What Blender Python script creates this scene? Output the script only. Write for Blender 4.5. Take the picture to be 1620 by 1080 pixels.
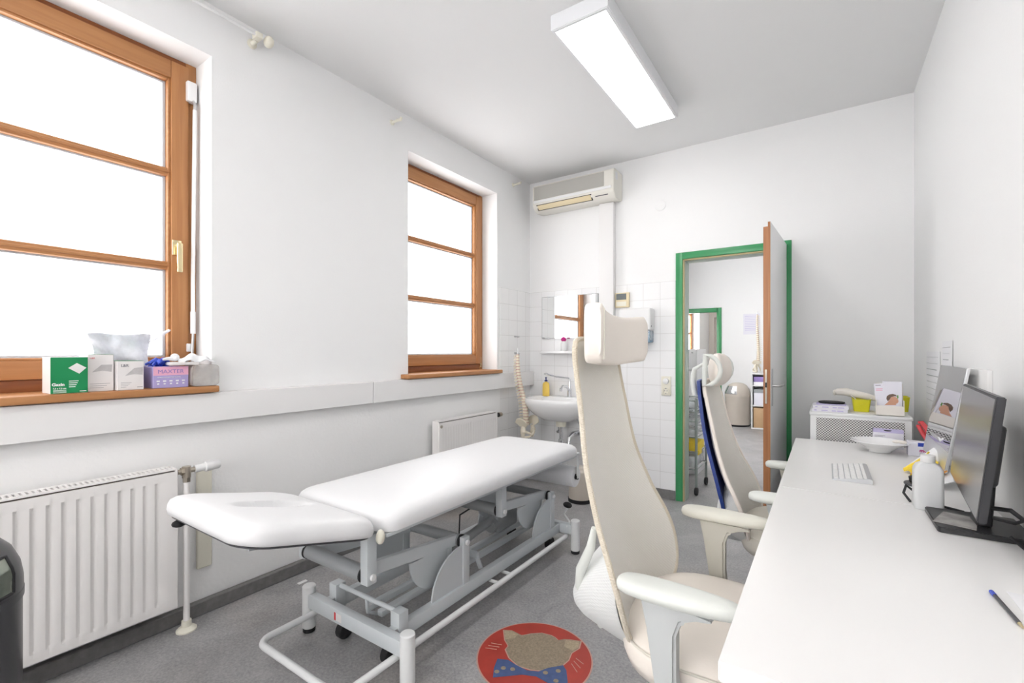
import bpy, bmesh, math, random
from mathutils import Vector, Matrix
from math import sin, cos, pi, radians as R
random.seed(4)
for o in list(bpy.data.objects): bpy.data.objects.remove(o)
S = bpy.context.scene
COL = S.collection

# ---------------------------------------------------------------- camera, world, light, exposure
cd = bpy.data.cameras.new('camera'); cam = bpy.data.objects.new('camera', cd); COL.objects.link(cam); S.camera = cam
cd.sensor_width = 36; cd.lens = 36*730/1620; cd.shift_y = 16/1620; cd.clip_start = 0.03
cam.location = (0, 0, 1.25); cam.rotation_euler = (pi/2, 0, math.atan2(496, 730))
S.view_settings.view_transform = 'Standard'; S.view_settings.look = 'None'
S.view_settings.gamma = 1.0; S.view_settings.exposure = 0.60
w = bpy.data.worlds.new('overcast_sky'); S.world = w; w.use_nodes = True
bg = w.node_tree.nodes['Background']; bg.inputs[0].default_value = (0.97, 0.985, 1.0, 1); bg.inputs[1].default_value = 2.0
LAMP = 6.2      # radiance of a ceiling lamp's diffuser
DAY = 1.5       # radiance of the bright sky behind the frosted panes
def area(name, loc, rot, sx, sy, rad, col=(1, 1, 1)):
    l = bpy.data.lights.new(name, 'AREA'); l.shape = 'RECTANGLE'; l.size = sx; l.size_y = sy
    l.energy = rad*pi*sx*sy; l.color = col
    o = bpy.data.objects.new(name, l); COL.objects.link(o); o.location = loc; o.rotation_euler = rot
    return o
XL, XR, YB, YF, ZC = -2.49, 0.48, 3.985, -2.4, 2.95
W1 = (-0.06, 1.044, 1.085, 2.70); W2 = (2.331, 3.42, 1.085, 2.70)   # window openings y0,y1,z0,z1
XF = -2.66                                                        # inner face of the window frames
for wn in (W1, W2):
    area('daylight_or_fill', (XL-0.34, (wn[0]+wn[1])/2, (wn[2]+wn[3])/2), (0, -pi/2, 0), wn[3]-wn[2], wn[1]-wn[0], DAY, (1.0, 0.985, 0.975))
WF = (-2.1, 0.1, 1.0, 2.55)     # added unseen window behind the camera, for fill: x0,x1,z0,z1
area('daylight_or_fill', (-1.0, YF-0.3, 1.78), (-pi/2, 0, pi), 2.2, 1.55, 5.2, (1.0, 0.97, 0.95))  # fill light added behind the camera to even out the room
area('daylight_or_fill', (XL-0.34, 10.95, 1.85), (0, -pi/2, 0), 1.6, 1.4, 8, (1.0, 0.985, 0.975))
area('daylight_or_fill', (XL-0.34, 6.4, 1.85), (0, -pi/2, 0), 1.6, 2.2, 8, (1.0, 0.985, 0.975))  # added light on the unseen left side of the next room

# ---------------------------------------------------------------- materials
def mat(name, col, rough=0.5, metal=0.0, bump=None, var=None, coat=0, alpha=None, trans=0, emit=None, spec=0.5):
    m = bpy.data.materials.new(name); m.use_nodes = True; nt = m.node_tree; p = nt.nodes['Principled BSDF']
    c = (*col, 1)
    p.inputs['Base Color'].default_value = c; p.inputs['Roughness'].default_value = rough
    p.inputs['Metallic'].default_value = metal; p.inputs['Specular IOR Level'].default_value = spec
    if coat: p.inputs['Coat Weight'].default_value = coat
    if trans: p.inputs['Transmission Weight'].default_value = trans
    if emit: p.inputs['Emission Color'].default_value = (*emit[0], 1); p.inputs['Emission Strength'].default_value = emit[1]
    tc = nt.nodes.new('ShaderNodeTexCoord')
    if var:   # (scale, amount)
        n = nt.nodes.new('ShaderNodeTexNoise'); n.inputs['Scale'].default_value = var[0]; n.inputs['Detail'].default_value = 6
        nt.links.new(tc.outputs['Object'], n.inputs['Vector'])
        mx = nt.nodes.new('ShaderNodeMix'); mx.data_type = 'RGBA'
        mx.inputs['A'].default_value = tuple(max(0, x*(1-var[1])) for x in col)+(1,)
        mx.inputs['B'].default_value = tuple(min(1, x*(1+var[1])) for x in col)+(1,)
        nt.links.new(n.outputs['Fac'], mx.inputs['Factor']); nt.links.new(mx.outputs['Result'], p.inputs['Base Color'])
    if bump:  # (scale, strength)
        n = nt.nodes.new('ShaderNodeTexNoise'); n.inputs['Scale'].default_value = bump[0]; n.inputs['Detail'].default_value = 4
        nt.links.new(tc.outputs['Object'], n.inputs['Vector'])
        b = nt.nodes.new('ShaderNodeBump'); b.inputs['Strength'].default_value = bump[1]; b.inputs['Distance'].default_value = 0.004
        nt.links.new(n.outputs['Fac'], b.inputs['Height']); nt.links.new(b.outputs['Normal'], p.inputs['Normal'])
    return m
def N(nt, t, **k):
    n = nt.nodes.new(t)
    for a, b in k.items(): setattr(n, a, b)
    return n
def math_n(nt, op, a, b=None):
    n = N(nt, 'ShaderNodeMath', operation=op)
    for i, v in enumerate((a, b)):
        if v is None: continue
        if isinstance(v, (int, float)): n.inputs[i].default_value = v
        else: nt.links.new(v, n.inputs[i])
    return n.outputs[0]
def mat_wood(name, c1, c2, axis=2, scale=1.0, rough=0.42):
    m = mat(name, c1, rough); nt = m.node_tree; p = nt.nodes['Principled BSDF']
    tc = nt.nodes.new('ShaderNodeTexCoord'); mp = nt.nodes.new('ShaderNodeMapping')
    sc = [28*scale]*3; sc[axis] = 1.6*scale; mp.inputs['Scale'].default_value = sc
    nt.links.new(tc.outputs['Object'], mp.inputs['Vector'])
    n = nt.nodes.new('ShaderNodeTexNoise'); n.inputs['Scale'].default_value = 1.5; n.inputs['Detail'].default_value = 8; n.inputs['Distortion'].default_value = 0.4
    nt.links.new(mp.outputs[0], n.inputs['Vector'])
    r = nt.nodes.new('ShaderNodeValToRGB'); r.color_ramp.elements[0].position = .3; r.color_ramp.elements[1].position = .7
    r.color_ramp.elements[0].color = (*c2, 1); r.color_ramp.elements[1].color = (*c1, 1)
    nt.links.new(n.outputs['Fac'], r.inputs[0]); nt.links.new(r.outputs[0], p.inputs['Base Color'])
    return m
def mat_tile(name, ax, y0, z0, size, col, grout):
    m = mat(name, col, 0.18); nt = m.node_tree; p = nt.nodes['Principled BSDF']
    tc = nt.nodes.new('ShaderNodeTexCoord'); sp = nt.nodes.new('ShaderNodeSeparateXYZ'); nt.links.new(tc.outputs['Object'], sp.inputs[0])
    cb = nt.nodes.new('ShaderNodeCombineXYZ')
    nt.links.new(math_n(nt, 'SUBTRACT', sp.outputs[ax], y0), cb.inputs[0])
    nt.links.new(math_n(nt, 'SUBTRACT', sp.outputs[2], z0), cb.inputs[1])
    b = nt.nodes.new('ShaderNodeTexBrick'); b.offset = 0; b.squash = 1
    b.inputs['Scale'].default_value = 1; b.inputs['Brick Width'].default_value = size; b.inputs['Row Height'].default_value = size
    b.inputs['Mortar Size'].default_value = 0.0016; b.inputs['Mortar Smooth'].default_value = 0.2
    b.inputs['Color1'].default_value = (*col, 1); b.inputs['Color2'].default_value = tuple(x*.975 for x in col)+(1,); b.inputs['Mortar'].default_value = (*grout, 1)
    nt.links.new(cb.outputs[0], b.inputs['Vector']); nt.links.new(b.outputs['Color'], p.inputs['Base Color'])
    bp = nt.nodes.new('ShaderNodeBump'); bp.invert = True; bp.inputs['Strength'].default_value = .5; bp.inputs['Distance'].default_value = .002
    nt.links.new(b.outputs['Fac'], bp.inputs['Height']); nt.links.new(bp.outputs['Normal'], p.inputs['Normal'])
    return m
def mat_dots(name, base, hole, pitch, rad, axes=(0, 2), rough=.45):
    """staggered dot grid: perforated sheet"""
    m = mat(name, base, rough); nt = m.node_tree; p = nt.nodes['Principled BSDF']
    tc = nt.nodes.new('ShaderNodeTexCoord'); sp = nt.nodes.new('ShaderNodeSeparateXYZ'); nt.links.new(tc.outputs['Object'], sp.inputs[0])
    def dist(off):
        a = math_n(nt, 'FRACT', math_n(nt, 'ADD', math_n(nt, 'DIVIDE', sp.outputs[axes[0]], pitch), off+50))
        b = math_n(nt, 'FRACT', math_n(nt, 'ADD', math_n(nt, 'DIVIDE', sp.outputs[axes[1]], pitch), off+50))
        a = math_n(nt, 'POWER', math_n(nt, 'SUBTRACT', a, .5), 2.0); b = math_n(nt, 'POWER', math_n(nt, 'SUBTRACT', b, .5), 2.0)
        return math_n(nt, 'SQRT', math_n(nt, 'ADD', a, b))
    d = math_n(nt, 'MINIMUM', dist(0), dist(.5)); f = math_n(nt, 'LESS_THAN', d, rad)
    mx = nt.nodes.new('ShaderNodeMix'); mx.data_type = 'RGBA'; mx.inputs['A'].default_value = (*base, 1); mx.inputs['B'].default_value = (*hole, 1)
    nt.links.new(f, mx.inputs['Factor']); nt.links.new(mx.outputs['Result'], p.inputs['Base Color'])
    return m
def mat_floor():
    m = mat('grey_linoleum', (.2, .2, .21), .42); nt = m.node_tree; p = nt.nodes['Principled BSDF']
    tc = nt.nodes.new('ShaderNodeTexCoord')
    n1 = N(nt, 'ShaderNodeTexNoise'); n1.inputs['Scale'].default_value = 3.5; n1.inputs['Detail'].default_value = 12; n1.inputs['Roughness'].default_value = .68; n1.inputs['Distortion'].default_value = 1.0
    n2 = N(nt, 'ShaderNodeTexNoise'); n2.inputs['Scale'].default_value = 90; n2.inputs['Detail'].default_value = 3; n2.inputs['Roughness'].default_value = .7
    n3 = N(nt, 'ShaderNodeTexNoise'); n3.inputs['Scale'].default_value = 1.3; n3.inputs['Detail'].default_value = 3
    for n in (n1, n2, n3): nt.links.new(tc.outputs['Object'], n.inputs['Vector'])
    s = math_n(nt, 'ADD', math_n(nt, 'MULTIPLY', n1.outputs['Fac'], .45), math_n(nt, 'MULTIPLY', n2.outputs['Fac'], .55))
    r = N(nt, 'ShaderNodeValToRGB'); e = r.color_ramp.elements; e[0].position = .30; e[1].position = .70
    e[0].color = (.19, .188, .195, 1); e[1].color = (.52, .51, .51, 1)
    nt.links.new(s, r.inputs[0])
    r2 = N(nt, 'ShaderNodeValToRGB'); e = r2.color_ramp.elements; e[0].position = .52; e[1].position = .7; e[0].color = (1, 1, 1, 1); e[1].color = (1.0, .93, .86, 1)
    nt.links.new(n3.outputs['Fac'], r2.inputs[0])
    mx = N(nt, 'ShaderNodeMix', data_type='RGBA', blend_type='MULTIPLY'); mx.inputs['Factor'].default_value = 1
    nt.links.new(r.outputs[0], mx.inputs['A']); nt.links.new(r2.outputs[0], mx.inputs['B']); nt.links.new(mx.outputs['Result'], p.inputs['Base Color'])
    return m
def mat_pane():
    m = bpy.data.materials.new('frosted_glass'); m.use_nodes = True; nt = m.node_tree; nt.nodes.clear()
    o = N(nt, 'ShaderNodeOutputMaterial'); t = N(nt, 'ShaderNodeBsdfTransparent'); tl = N(nt, 'ShaderNodeBsdfTranslucent'); g = N(nt, 'ShaderNodeBsdfGlossy')
    t.inputs[0].default_value = (.98, .985, .99, 1); tl.inputs[0].default_value = (.96, .965, .97, 1); g.inputs['Roughness'].default_value = .15
    tc = N(nt, 'ShaderNodeTexCoord'); n = N(nt, 'ShaderNodeTexNoise'); n.inputs['Scale'].default_value = 2.5
    nt.links.new(tc.outputs['Object'], n.inputs['Vector'])
    a = N(nt, 'ShaderNodeMixShader'); nt.links.new(math_n(nt, 'MULTIPLY', n.outputs['Fac'], .8), a.inputs[0]); nt.links.new(t.outputs[0], a.inputs[1]); nt.links.new(tl.outputs[0], a.inputs[2])
    b = N(nt, 'ShaderNodeMixShader'); b.inputs[0].default_value = .04; nt.links.new(a.outputs[0], b.inputs[1]); nt.links.new(g.outputs[0], b.inputs[2])
    nt.links.new(b.outputs[0], o.inputs[0]); return m
def mat_thin(name, col, op, rough=.3, speck=0):
    """thin see-through plastic"""
    m = bpy.data.materials.new(name); m.use_nodes = True; nt = m.node_tree; p = nt.nodes['Principled BSDF']
    p.inputs['Base Color'].default_value = (*col, 1); p.inputs['Roughness'].default_value = rough; p.inputs['Alpha'].default_value = op
    tc = N(nt, 'ShaderNodeTexCoord'); n = N(nt, 'ShaderNodeTexNoise'); n.inputs['Scale'].default_value = 14; n.inputs['Detail'].default_value = 5
    nt.links.new(tc.outputs['Object'], n.inputs['Vector']); nt.links.new(math_n(nt, 'MULTIPLY', n.outputs['Fac'], op*2), p.inputs['Alpha'])
    return m
def mat_weave(name, col, col2, sc=260):
    m = mat(name, col, .8); nt = m.node_tree; p = nt.nodes['Principled BSDF']
    tc = N(nt, 'ShaderNodeTexCoord'); sp = N(nt, 'ShaderNodeSeparateXYZ'); nt.links.new(tc.outputs['Object'], sp.inputs[0])
    a = math_n(nt, 'SINE', math_n(nt, 'MULTIPLY', sp.outputs[1], sc*2.2)); b = math_n(nt, 'SINE', math_n(nt, 'MULTIPLY', sp.outputs[2], sc*2.2))
    h = math_n(nt, 'MULTIPLY', a, b)
    n = N(nt, 'ShaderNodeTexNoise'); n.inputs['Scale'].default_value = 4; n.inputs['Detail'].default_value = 4; nt.links.new(tc.outputs['Object'], n.inputs['Vector'])
    r = N(nt, 'ShaderNodeValToRGB'); e = r.color_ramp.elements; e[0].position = .35; e[1].position = .65; e[0].color = (*col2, 1); e[1].color = (*col, 1)
    nt.links.new(n.outputs['Fac'], r.inputs[0]); nt.links.new(r.outputs[0], p.inputs['Base Color'])
    bp = N(nt, 'ShaderNodeBump'); bp.inputs['Strength'].default_value = .35; bp.inputs['Distance'].default_value = .002
    nt.links.new(h, bp.inputs['Height']); nt.links.new(bp.outputs['Normal'], p.inputs['Normal'])
    p.inputs['Sheen Weight'].default_value = .15
    return m

M = dict(
 wall=mat('white_wall_paint', (.89, .89, .89), .85, bump=(140, .12)),
 plaster=mat('textured_plaster', (.89, .885, .88), .85, bump=(60, .45)),
 ceil=mat('ceiling_paint', (.84, .84, .84), .9, bump=(90, .1)),
 panel=mat('sill_panel_paint', (.83, .82, .815), .6, bump=(200, .06)),
 beige_wall=mat('cream_wall_paint', (.78, .73, .66), .85, bump=(140, .1)),
 floor=mat_floor(),
 base=mat('linoleum_skirting', (.175, .17, .168), .5, var=(40, .35), bump=(80, .1)),
 woodv=mat_wood('varnished_wood_upright', (.50, .235, .09), (.40, .17, .06), 2),
 woodh=mat_wood('varnished_wood_rail', (.50, .235, .09), (.40, .17, .06), 1),
 wooddk=mat_wood('dark_varnished_wood', (.33, .115, .04), (.24, .075, .025), 1),
 woodedge=mat_wood('door_edge_wood', (.50, .22, .09), (.36, .14, .05), 2),
 pane=mat_pane(), seal=mat('grey_glazing_seal', (.55, .60, .66), .5, var=(30, .05)),
 green=mat('green_gloss_paint', (.045, .29, .11), .3, var=(6, .12)),
 jamb=mat('pale_green_jamb_paint', (.42, .50, .44), .35, var=(6, .05)),
 seal2=mat('tan_rubber_seal', (.55, .45, .25), .6, var=(30, .1)),
 door=mat('white_door_laminate', (.88, .875, .88), .35, var=(3, .02)),
 rad=mat('radiator_enamel', (.88, .855, .84), .32, var=(4, .02)),
 raddk=mat('grille_gap_shade', (.12, .10, .09), .7, var=(30, .2)),
 white=mat('white_plastic', (.82, .82, .82), .35, var=(5, .02)),
 ivory=mat('ivory_plastic', (.80, .77, .66), .4, var=(8, .04)),
 yellowed=mat('yellowed_plastic', (.75, .64, .42), .4, var=(12, .06)),
 acw=mat('aged_white_plastic', (.76, .74, .68), .4, var=(6, .03)),
 grille=mat_dots('intake_grille', (.50, .49, .45), (.34, .33, .31), .008, .28),
 perf=mat_dots('perforated_sheet', (.80, .80, .79), (.12, .12, .12), .0142, .30),
 black=mat('black_plastic', (.02, .02, .022), .4, var=(20, .2)),
 rubber=mat('black_rubber', (.016, .016, .018), .65, bump=(80, .1)),
 dkgrey=mat('dark_grey_metal', (.09, .09, .10), .35, metal=.3, var=(5, .06)),
 chrome=mat('polished_chrome', (.75, .76, .78), .12, metal=1, var=(8, .03)),
 steel=mat('brushed_steel', (.55, .55, .56), .3, metal=1, var=(30, .08)),
 brass=mat('polished_brass', (.80, .68, .42), .25, metal=.9, var=(10, .06)),
 nickel=mat('dull_nickel', (.50, .45, .38), .3, metal=1, var=(20, .12)),
 vinyl=mat('white_vinyl', (.80, .80, .81), .42, bump=(45, .12)),
 frame=mat('light_grey_enamel', (.60, .635, .655), .35, var=(5, .03)),
 framew=mat('white_enamel', (.78, .79, .79), .35, var=(5, .03)),
 tube=mat('grey_cross_tube', (.33, .345, .355), .45, var=(6, .05)),
 porc=mat('white_porcelain', (.88, .88, .88), .08, var=(3, .01), coat=.4),
 mirror=mat('mirror_glass', (.92, .93, .93), .01, metal=1, var=(1, .002)),
 mirredge=mat('mirror_bevel', (.35, .38, .38), .2, metal=.6, var=(8, .1)),
 bone=mat('bone_plastic', (.84, .77, .63), .5, bump=(60, .25), var=(20, .08)),
 disc=mat('spinal_disc', (.62, .45, .36), .5, var=(20, .1)),
 nerve=mat('red_nerve', (.55, .10, .06), .5, var=(20, .1)),
 mesh=mat_weave('ivory_mesh_fabric', (.89, .86, .80), (.86, .83, .76)),
 meshback=mat_weave('white_mesh_cover', (.80, .81, .80), (.77, .78, .77), 330),
 piping=mat_weave('beige_edge_webbing', (.74, .67, .56), (.67, .60, .48), 400),
 leather=mat('cream_leather', (.93, .86, .785), .5, bump=(160, .12), var=(4, .05)),
 leather2=mat('beige_leather', (.74, .70, .62), .55, bump=(160, .12), var=(4, .05)),
 armw=mat('worn_white_armrest', (.76, .78, .74), .4, var=(7, .05)),
 armc=mat('ivory_armrest', (.76, .745, .66), .4, var=(7, .05)),
 armg=mat('pale_grey_plastic', (.58, .60, .60), .45, var=(5, .03)),
 armb=mat('beige_plastic', (.62, .60, .53), .45, var=(5, .03)),
 blue=mat('dark_blue_plastic', (.01, .04, .24), .4, var=(8, .1)),
 desk=mat('white_desk_laminate', (.88, .87, .86), .30, var=(3, .012)),
 desk2=mat('white_desk_edge', (.80, .80, .80), .35, var=(3, .02)),
 alu=mat('silver_aluminium', (.72, .73, .74), .3, metal=.85, var=(10, .03)),
 screen=mat('glossy_black_glass', (.50, .49, .51), .02, metal=1, var=(2, .05)),
 screen2=mat('matte_black_screen', (.20, .195, .19), .2, metal=.65, var=(2, .12)),
 bezel=mat('dark_grey_bezel', (.022, .022, .026), .35, var=(10, .1)),
 key=mat('white_keycap', (.85, .85, .85), .4, var=(5, .02)),
 keybed=mat('keyboard_aluminium', (.58, .59, .61), .35, metal=.6, var=(10, .03)),
 hdpe=mat('milky_plastic', (.84, .85, .86), .35, var=(5, .02), trans=.15),
 yellow=mat('bright_yellow_plastic', (.70, .66, .02), .4, var=(6, .06)),
 soap=mat('yellow_soap', (.90, .62, .12), .25, var=(6, .05)),
 navy=mat('navy_pump', (.01, .02, .16), .3, var=(10, .1)),
 magenta=mat('magenta_cap', (.55, .01, .22), .35, var=(10, .1)),
 paper=mat('white_paper', (.86, .86, .88), .8, var=(5, .02)),
 lilac=mat('lilac_card', (.55, .50, .74), .6, var=(10, .05)),
 purple=mat('purple_card', (.30, .22, .52), .55, var=(10, .08)),
 pink=mat('pink_card', (.80, .42, .56), .55, var=(10, .04)),
 violet=mat('violet_card', (.42, .36, .64), .55, var=(10, .05)),
 card_green=mat('green_card', (.0, .24, .075), .45, var=(10, .05)),
 card_white=mat('white_card', (.80, .77, .76), .55, var=(8, .03)),
 card_lilacw=mat('pale_lilac_card', (.80, .79, .86), .55, var=(8, .03)),
 cream=mat('cream_card', (.82, .78, .72), .6, var=(8, .03)),
 cardboard=mat('brown_cardboard', (.55, .37, .21), .7, var=(14, .08)),
 greytext=mat('grey_print', (.30, .29, .31), .6, var=(40, .1)),
 bluetext=mat('blue_print', (.05, .10, .45), .6, var=(40, .1)),
 gauze=mat('grey_gauze_print', (.52, .50, .50), .7, var=(60, .2)),
 glove=mat('blue_nitrile', (.03, .07, .50), .35, var=(14, .2), bump=(50, .3)),
 bag=mat_thin('clear_plastic_bag', (.84, .85, .90), .68, .25),
 clouded=mat_thin('clouded_plastic_box', (.62, .60, .58), .5, .35),
 tissue=mat('crumpled_tissue', (.80, .81, .83), .7, bump=(30, .6), var=(14, .05)),
 skin=mat('printed_skin_tone', (.62, .33, .22), .6, var=(30, .15)),
 hair=mat('printed_hair', (.16, .10, .07), .6, var=(60, .3)),
 leaf=mat('printed_green', (.12, .30, .05), .6, var=(60, .3)),
 red=mat('red_handle', (.62, .06, .07), .35, var=(10, .1)),
 steelblade=mat('blade_steel', (.6, .6, .62), .25, metal=.9, var=(10, .05)),
 cloth_y=mat('yellow_cloth', (.85, .63, .05), .7, var=(18, .12), bump=(30, .3)),
 orange=mat('orange_print', (.80, .35, .08), .6, var=(40, .2)),
 bluegrey=mat_thin('smoky_blue_plastic', (.30, .45, .58), .42, .15),
 binbeige=mat('beige_enamel_bin', (.62, .56, .49), .3, var=(4, .02)),
 bingrey=mat('dark_grey_enamel_bin', (.075, .075, .08), .32, metal=.2, var=(3, .08)),
 inlay_red=mat('red_linoleum_inlay', (.42, .045, .03), .5, var=(9, .35)),
 inlay_rim=mat('pale_linoleum_rim', (.55, .33, .27), .55, var=(30, .1)),
 inlay_brown=mat('brown_linoleum_inlay', (.30, .24, .17), .55, var=(130, .55)),
 inlay_ear=mat('tan_linoleum_inlay', (.42, .34, .23), .55, var=(130, .4)),
 inlay_blue=mat('blue_linoleum_inlay', (.06, .10, .24), .55, var=(40, .3)),
 lampbody=mat('lamp_enamel', (.84, .85, .87), .4, var=(3, .01)),
 diffuser=mat('lit_opal_diffuser', (.9, .9, .9), .6, emit=((1, .982, .965), LAMP)),
 lcd=mat('grey_lcd', (.16, .18, .18), .2, var=(30, .1)),
 glasspane=mat('glossy_bin_flap', (.30, .33, .28), .08, metal=.7, var=(25, .4)),
 wire=mat('chromed_cart_tube', (.30, .34, .32), .3, metal=.7, var=(10, .1)),
 clearbox=mat_thin('clear_drawer_plastic', (.70, .74, .76), .5, .2),
 niche=mat('recess_cream_paint', (.75, .68, .58), .85, var=(3, .02)),
 inner=mat('black_hollow', (.01, .01, .012), .8, var=(20, .1)),
)
M['tileB'] = mat_tile('white_wall_tiles_back', 0, -1.055, 0.08, .147, (.90, .90, .905), (.70, .69, .68))
M['tileL'] = mat_tile('white_wall_tiles_left', 1, 3.985, 0.08, .147, (.90, .895, .89), (.68, .67, .66))

# ---------------------------------------------------------------- mesh builder
class B:
    def __init__(s): s.bm = bmesh.new()
    def _add(s, verts, faces):
        vs = [s.bm.verts.new(v) for v in verts]
        for f in faces:
            try: s.bm.faces.new([vs[i] for i in f])
            except ValueError: pass
        return vs
    def box(s, a, b, bev=0, seg=2, rot=None):
        """a,b: min and max corners; rot: (Matrix about the centre)"""
        t = bmesh.new(); bmesh.ops.create_cube(t, size=1)
        a = Vector(a); b = Vector(b); c = (a+b)/2; d = b-a
        for v in t.verts: v.co = Vector((v.co.x*d.x, v.co.y*d.y, v.co.z*d.z))
        if bev: bmesh.ops.bevel(t, geom=t.edges[:], offset=bev, segments=seg, profile=.5, affect='EDGES', clamp_overlap=True)
        for v in t.verts: v.co = (rot @ v.co if rot else v.co) + c
        s.merge(t); return s
    def merge(s, t):
        me = bpy.data.meshes.new('tmp'); t.to_mesh(me); t.free(); s.bm.from_mesh(me); bpy.data.meshes.remove(me)
    def tube(s, pts, r, n=10, closed=False, caps=True):
        pts = [Vector(p) for p in pts]; m = len(pts); rs = r if isinstance(r, (list, tuple)) else [r]*m
        def tan(i):
            if closed: return (pts[(i+1) % m]-pts[i-1]).normalized()
            return (pts[min(i+1, m-1)]-pts[max(i-1, 0)]).normalized()
        t = tan(0); u = t.orthogonal().normalized(); V = []
        for i in range(m):
            t2 = tan(i); ax = t.cross(t2)
            if ax.length > 1e-7: u = Matrix.Rotation(t.angle(t2), 3, ax.normalized()) @ u
            t = t2; u = (u - t*u.dot(t)).normalized(); v = t.cross(u)
            V += [pts[i]+(u*cos(2*pi*k/n)+v*sin(2*pi*k/n))*rs[i] for k in range(n)]
        F = []
        for i in range(m if closed else m-1):
            j = (i+1) % m
            F += [(i*n+k, i*n+(k+1) % n, j*n+(k+1) % n, j*n+k) for k in range(n)]
        if not closed and caps: F += [tuple(range(n))[::-1], tuple((m-1)*n+k for k in range(n))]
        s._add(V, F); return s
    def cyl(s, p0, p1, r, n=20, r2=None, bev=0):
        p0 = Vector(p0); p1 = Vector(p1); r2 = r if r2 is None else r2
        if bev:
            d = (p1-p0).normalized(); return s.tube([p0, p0+d*.0001, p0+d*bev, p1-d*bev, p1-d*.0001, p1], [r-bev, r-bev*.9, r, r2, r2-bev*.9, r2-bev], n)
        return s.tube([p0, p1], [r, r2], n)
    def lathe(s, prof, c, n=32, sx=1, sy=1, caps=True):
        """prof: list of (radius, z) from bottom to top"""
        V = []; F = []
        for r, z in prof: V += [(c[0]+cos(2*pi*k/n)*r*sx, c[1]+sin(2*pi*k/n)*r*sy, c[2]+z) for k in range(n)]
        for i in range(len(prof)-1): F += [(i*n+k, i*n+(k+1) % n, (i+1)*n+(k+1) % n, (i+1)*n+k) for k in range(n)]
        if caps: F += [tuple(range(n))[::-1], tuple((len(prof)-1)*n+k for k in range(n))]
        s._add(V, F); return s
    def prism(s, poly, plane, a, b, bev=0):
        """poly in 2D, extruded from a to b; plane 'xy','xz','yz'"""
        f = dict(xy=lambda p, h: (p[0], p[1], h), xz=lambda p, h: (p[0], h, p[1]), yz=lambda p, h: (h, p[0], p[1]))[plane]
        t = bmesh.new(); n = len(poly)
        vs = [t.verts.new(f(p, a)) for p in poly]+[t.verts.new(f(p, b)) for p in poly]
        t.faces.new(vs[:n][::-1]); t.faces.new(vs[n:])
        for i in range(n): t.faces.new((vs[i], vs[(i+1) % n], vs[n+(i+1) % n], vs[n+i]))
        bmesh.ops.recalc_face_normals(t, faces=t.faces)
        if bev: bmesh.ops.bevel(t, geom=[e for e in t.edges if e.calc_face_angle(0) > .5], offset=bev, segments=2, affect='EDGES', clamp_overlap=True)
        s.merge(t); return s
    def loops(s, L, cap=True):
        n = len(L[0]); V = [p for l in L for p in l]; F = []
        for i in range(len(L)-1): F += [(i*n+k, i*n+(k+1) % n, (i+1)*n+(k+1) % n, (i+1)*n+k) for k in range(n)]
        if cap: F += [tuple(range(n))[::-1], tuple((len(L)-1)*n+k for k in range(n))]
        s._add(V, F); return s
    def shell(s, fn, nu, nv, th):
        """closed thin sheet: fn(u,v)->(point, normal) for u,v in 0..1; th thickness"""
        A = [[fn(i/nu, j/nv) for j in range(nv+1)] for i in range(nu+1)]
        V = [Vector(p)+Vector(n)*th/2 for r in A for p, n in r]+[Vector(p)-Vector(n)*th/2 for r in A for p, n in r]
        o = (nu+1)*(nv+1); id_ = lambda i, j: i*(nv+1)+j; F = []
        for i in range(nu):
            for j in range(nv):
                q = (id_(i, j), id_(i+1, j), id_(i+1, j+1), id_(i, j+1)); F.append(q); F.append(tuple(x+o for x in q[::-1]))
        rim = [id_(i, 0) for i in range(nu)]+[id_(nu, j) for j in range(nv)]+[id_(i, nv) for i in range(nu, 0, -1)]+[id_(0, j) for j in range(nv, 0, -1)]
        for k in range(len(rim)): a, b = rim[k], rim[(k+1) % len(rim)]; F.append((a, a+o, b+o, b))
        s._add(V, F); return s
    def ball(s, c, r, n=16, sq=(1, 1, 1)):
        t = bmesh.new(); bmesh.ops.create_uvsphere(t, u_segments=n, v_segments=max(6, n//2), radius=1)
        for v in t.verts: v.co = Vector((v.co.x*r*sq[0], v.co.y*r*sq[1], v.co.z*r*sq[2]))+Vector(c)
        s.merge(t); return s
    def deform(s, fn):
        for v in s.bm.verts: v.co = Vector(fn(*v.co))
        return s
    def rot(s, c, ax, ang):
        m = Matrix.Rotation(ang, 3, ax); c = Vector(c)
        for v in s.bm.verts: v.co = m @ (v.co-c)+c
        return s
    def build(s, name, m, parent=None, smooth=38, org=None):
        bm = s.bm; bmesh.ops.recalc_face_normals(bm, faces=bm.faces)
        if parent is not None: off = Vector(parent['_o'])
        elif org: off = Vector(org)
        else:
            xs = [v.co for v in bm.verts]
            off = Vector(((min(p.x for p in xs)+max(p.x for p in xs))/2, (min(p.y for p in xs)+max(p.y for p in xs))/2, min(p.z for p in xs)))
        for v in bm.verts: v.co -= off
        me = bpy.data.meshes.new(name); bm.to_mesh(me); bm.free()
        me.materials.append(M[m] if isinstance(m, str) else m)
        if smooth: me.shade_smooth(); me.set_sharp_from_angle(angle=R(smooth))
        o = bpy.data.objects.new(name, me); COL.objects.link(o)
        if parent is None: o.location = off
        else: o.parent = parent
        o['_o'] = tuple(off)
        return o
def thing(name, label, cat, loc, group=None):
    o = bpy.data.objects.new(name, None); COL.objects.link(o); o.location = loc; o.empty_display_size = .05
    o['_o'] = tuple(loc); o['label'] = label; o['category'] = cat
    if group: o['group'] = group
    return o
def tag(o, label, cat, group=None):
    o['label'] = label; o['category'] = cat
    if group: o['group'] = group
    return o
def struct(name, loc=None):
    o = bpy.data.objects.new(name, None); COL.objects.link(o); o.location = loc or (0, 0, 0); o['_o'] = tuple(loc or (0, 0, 0)); o['kind'] = 'structure'; return o
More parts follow.
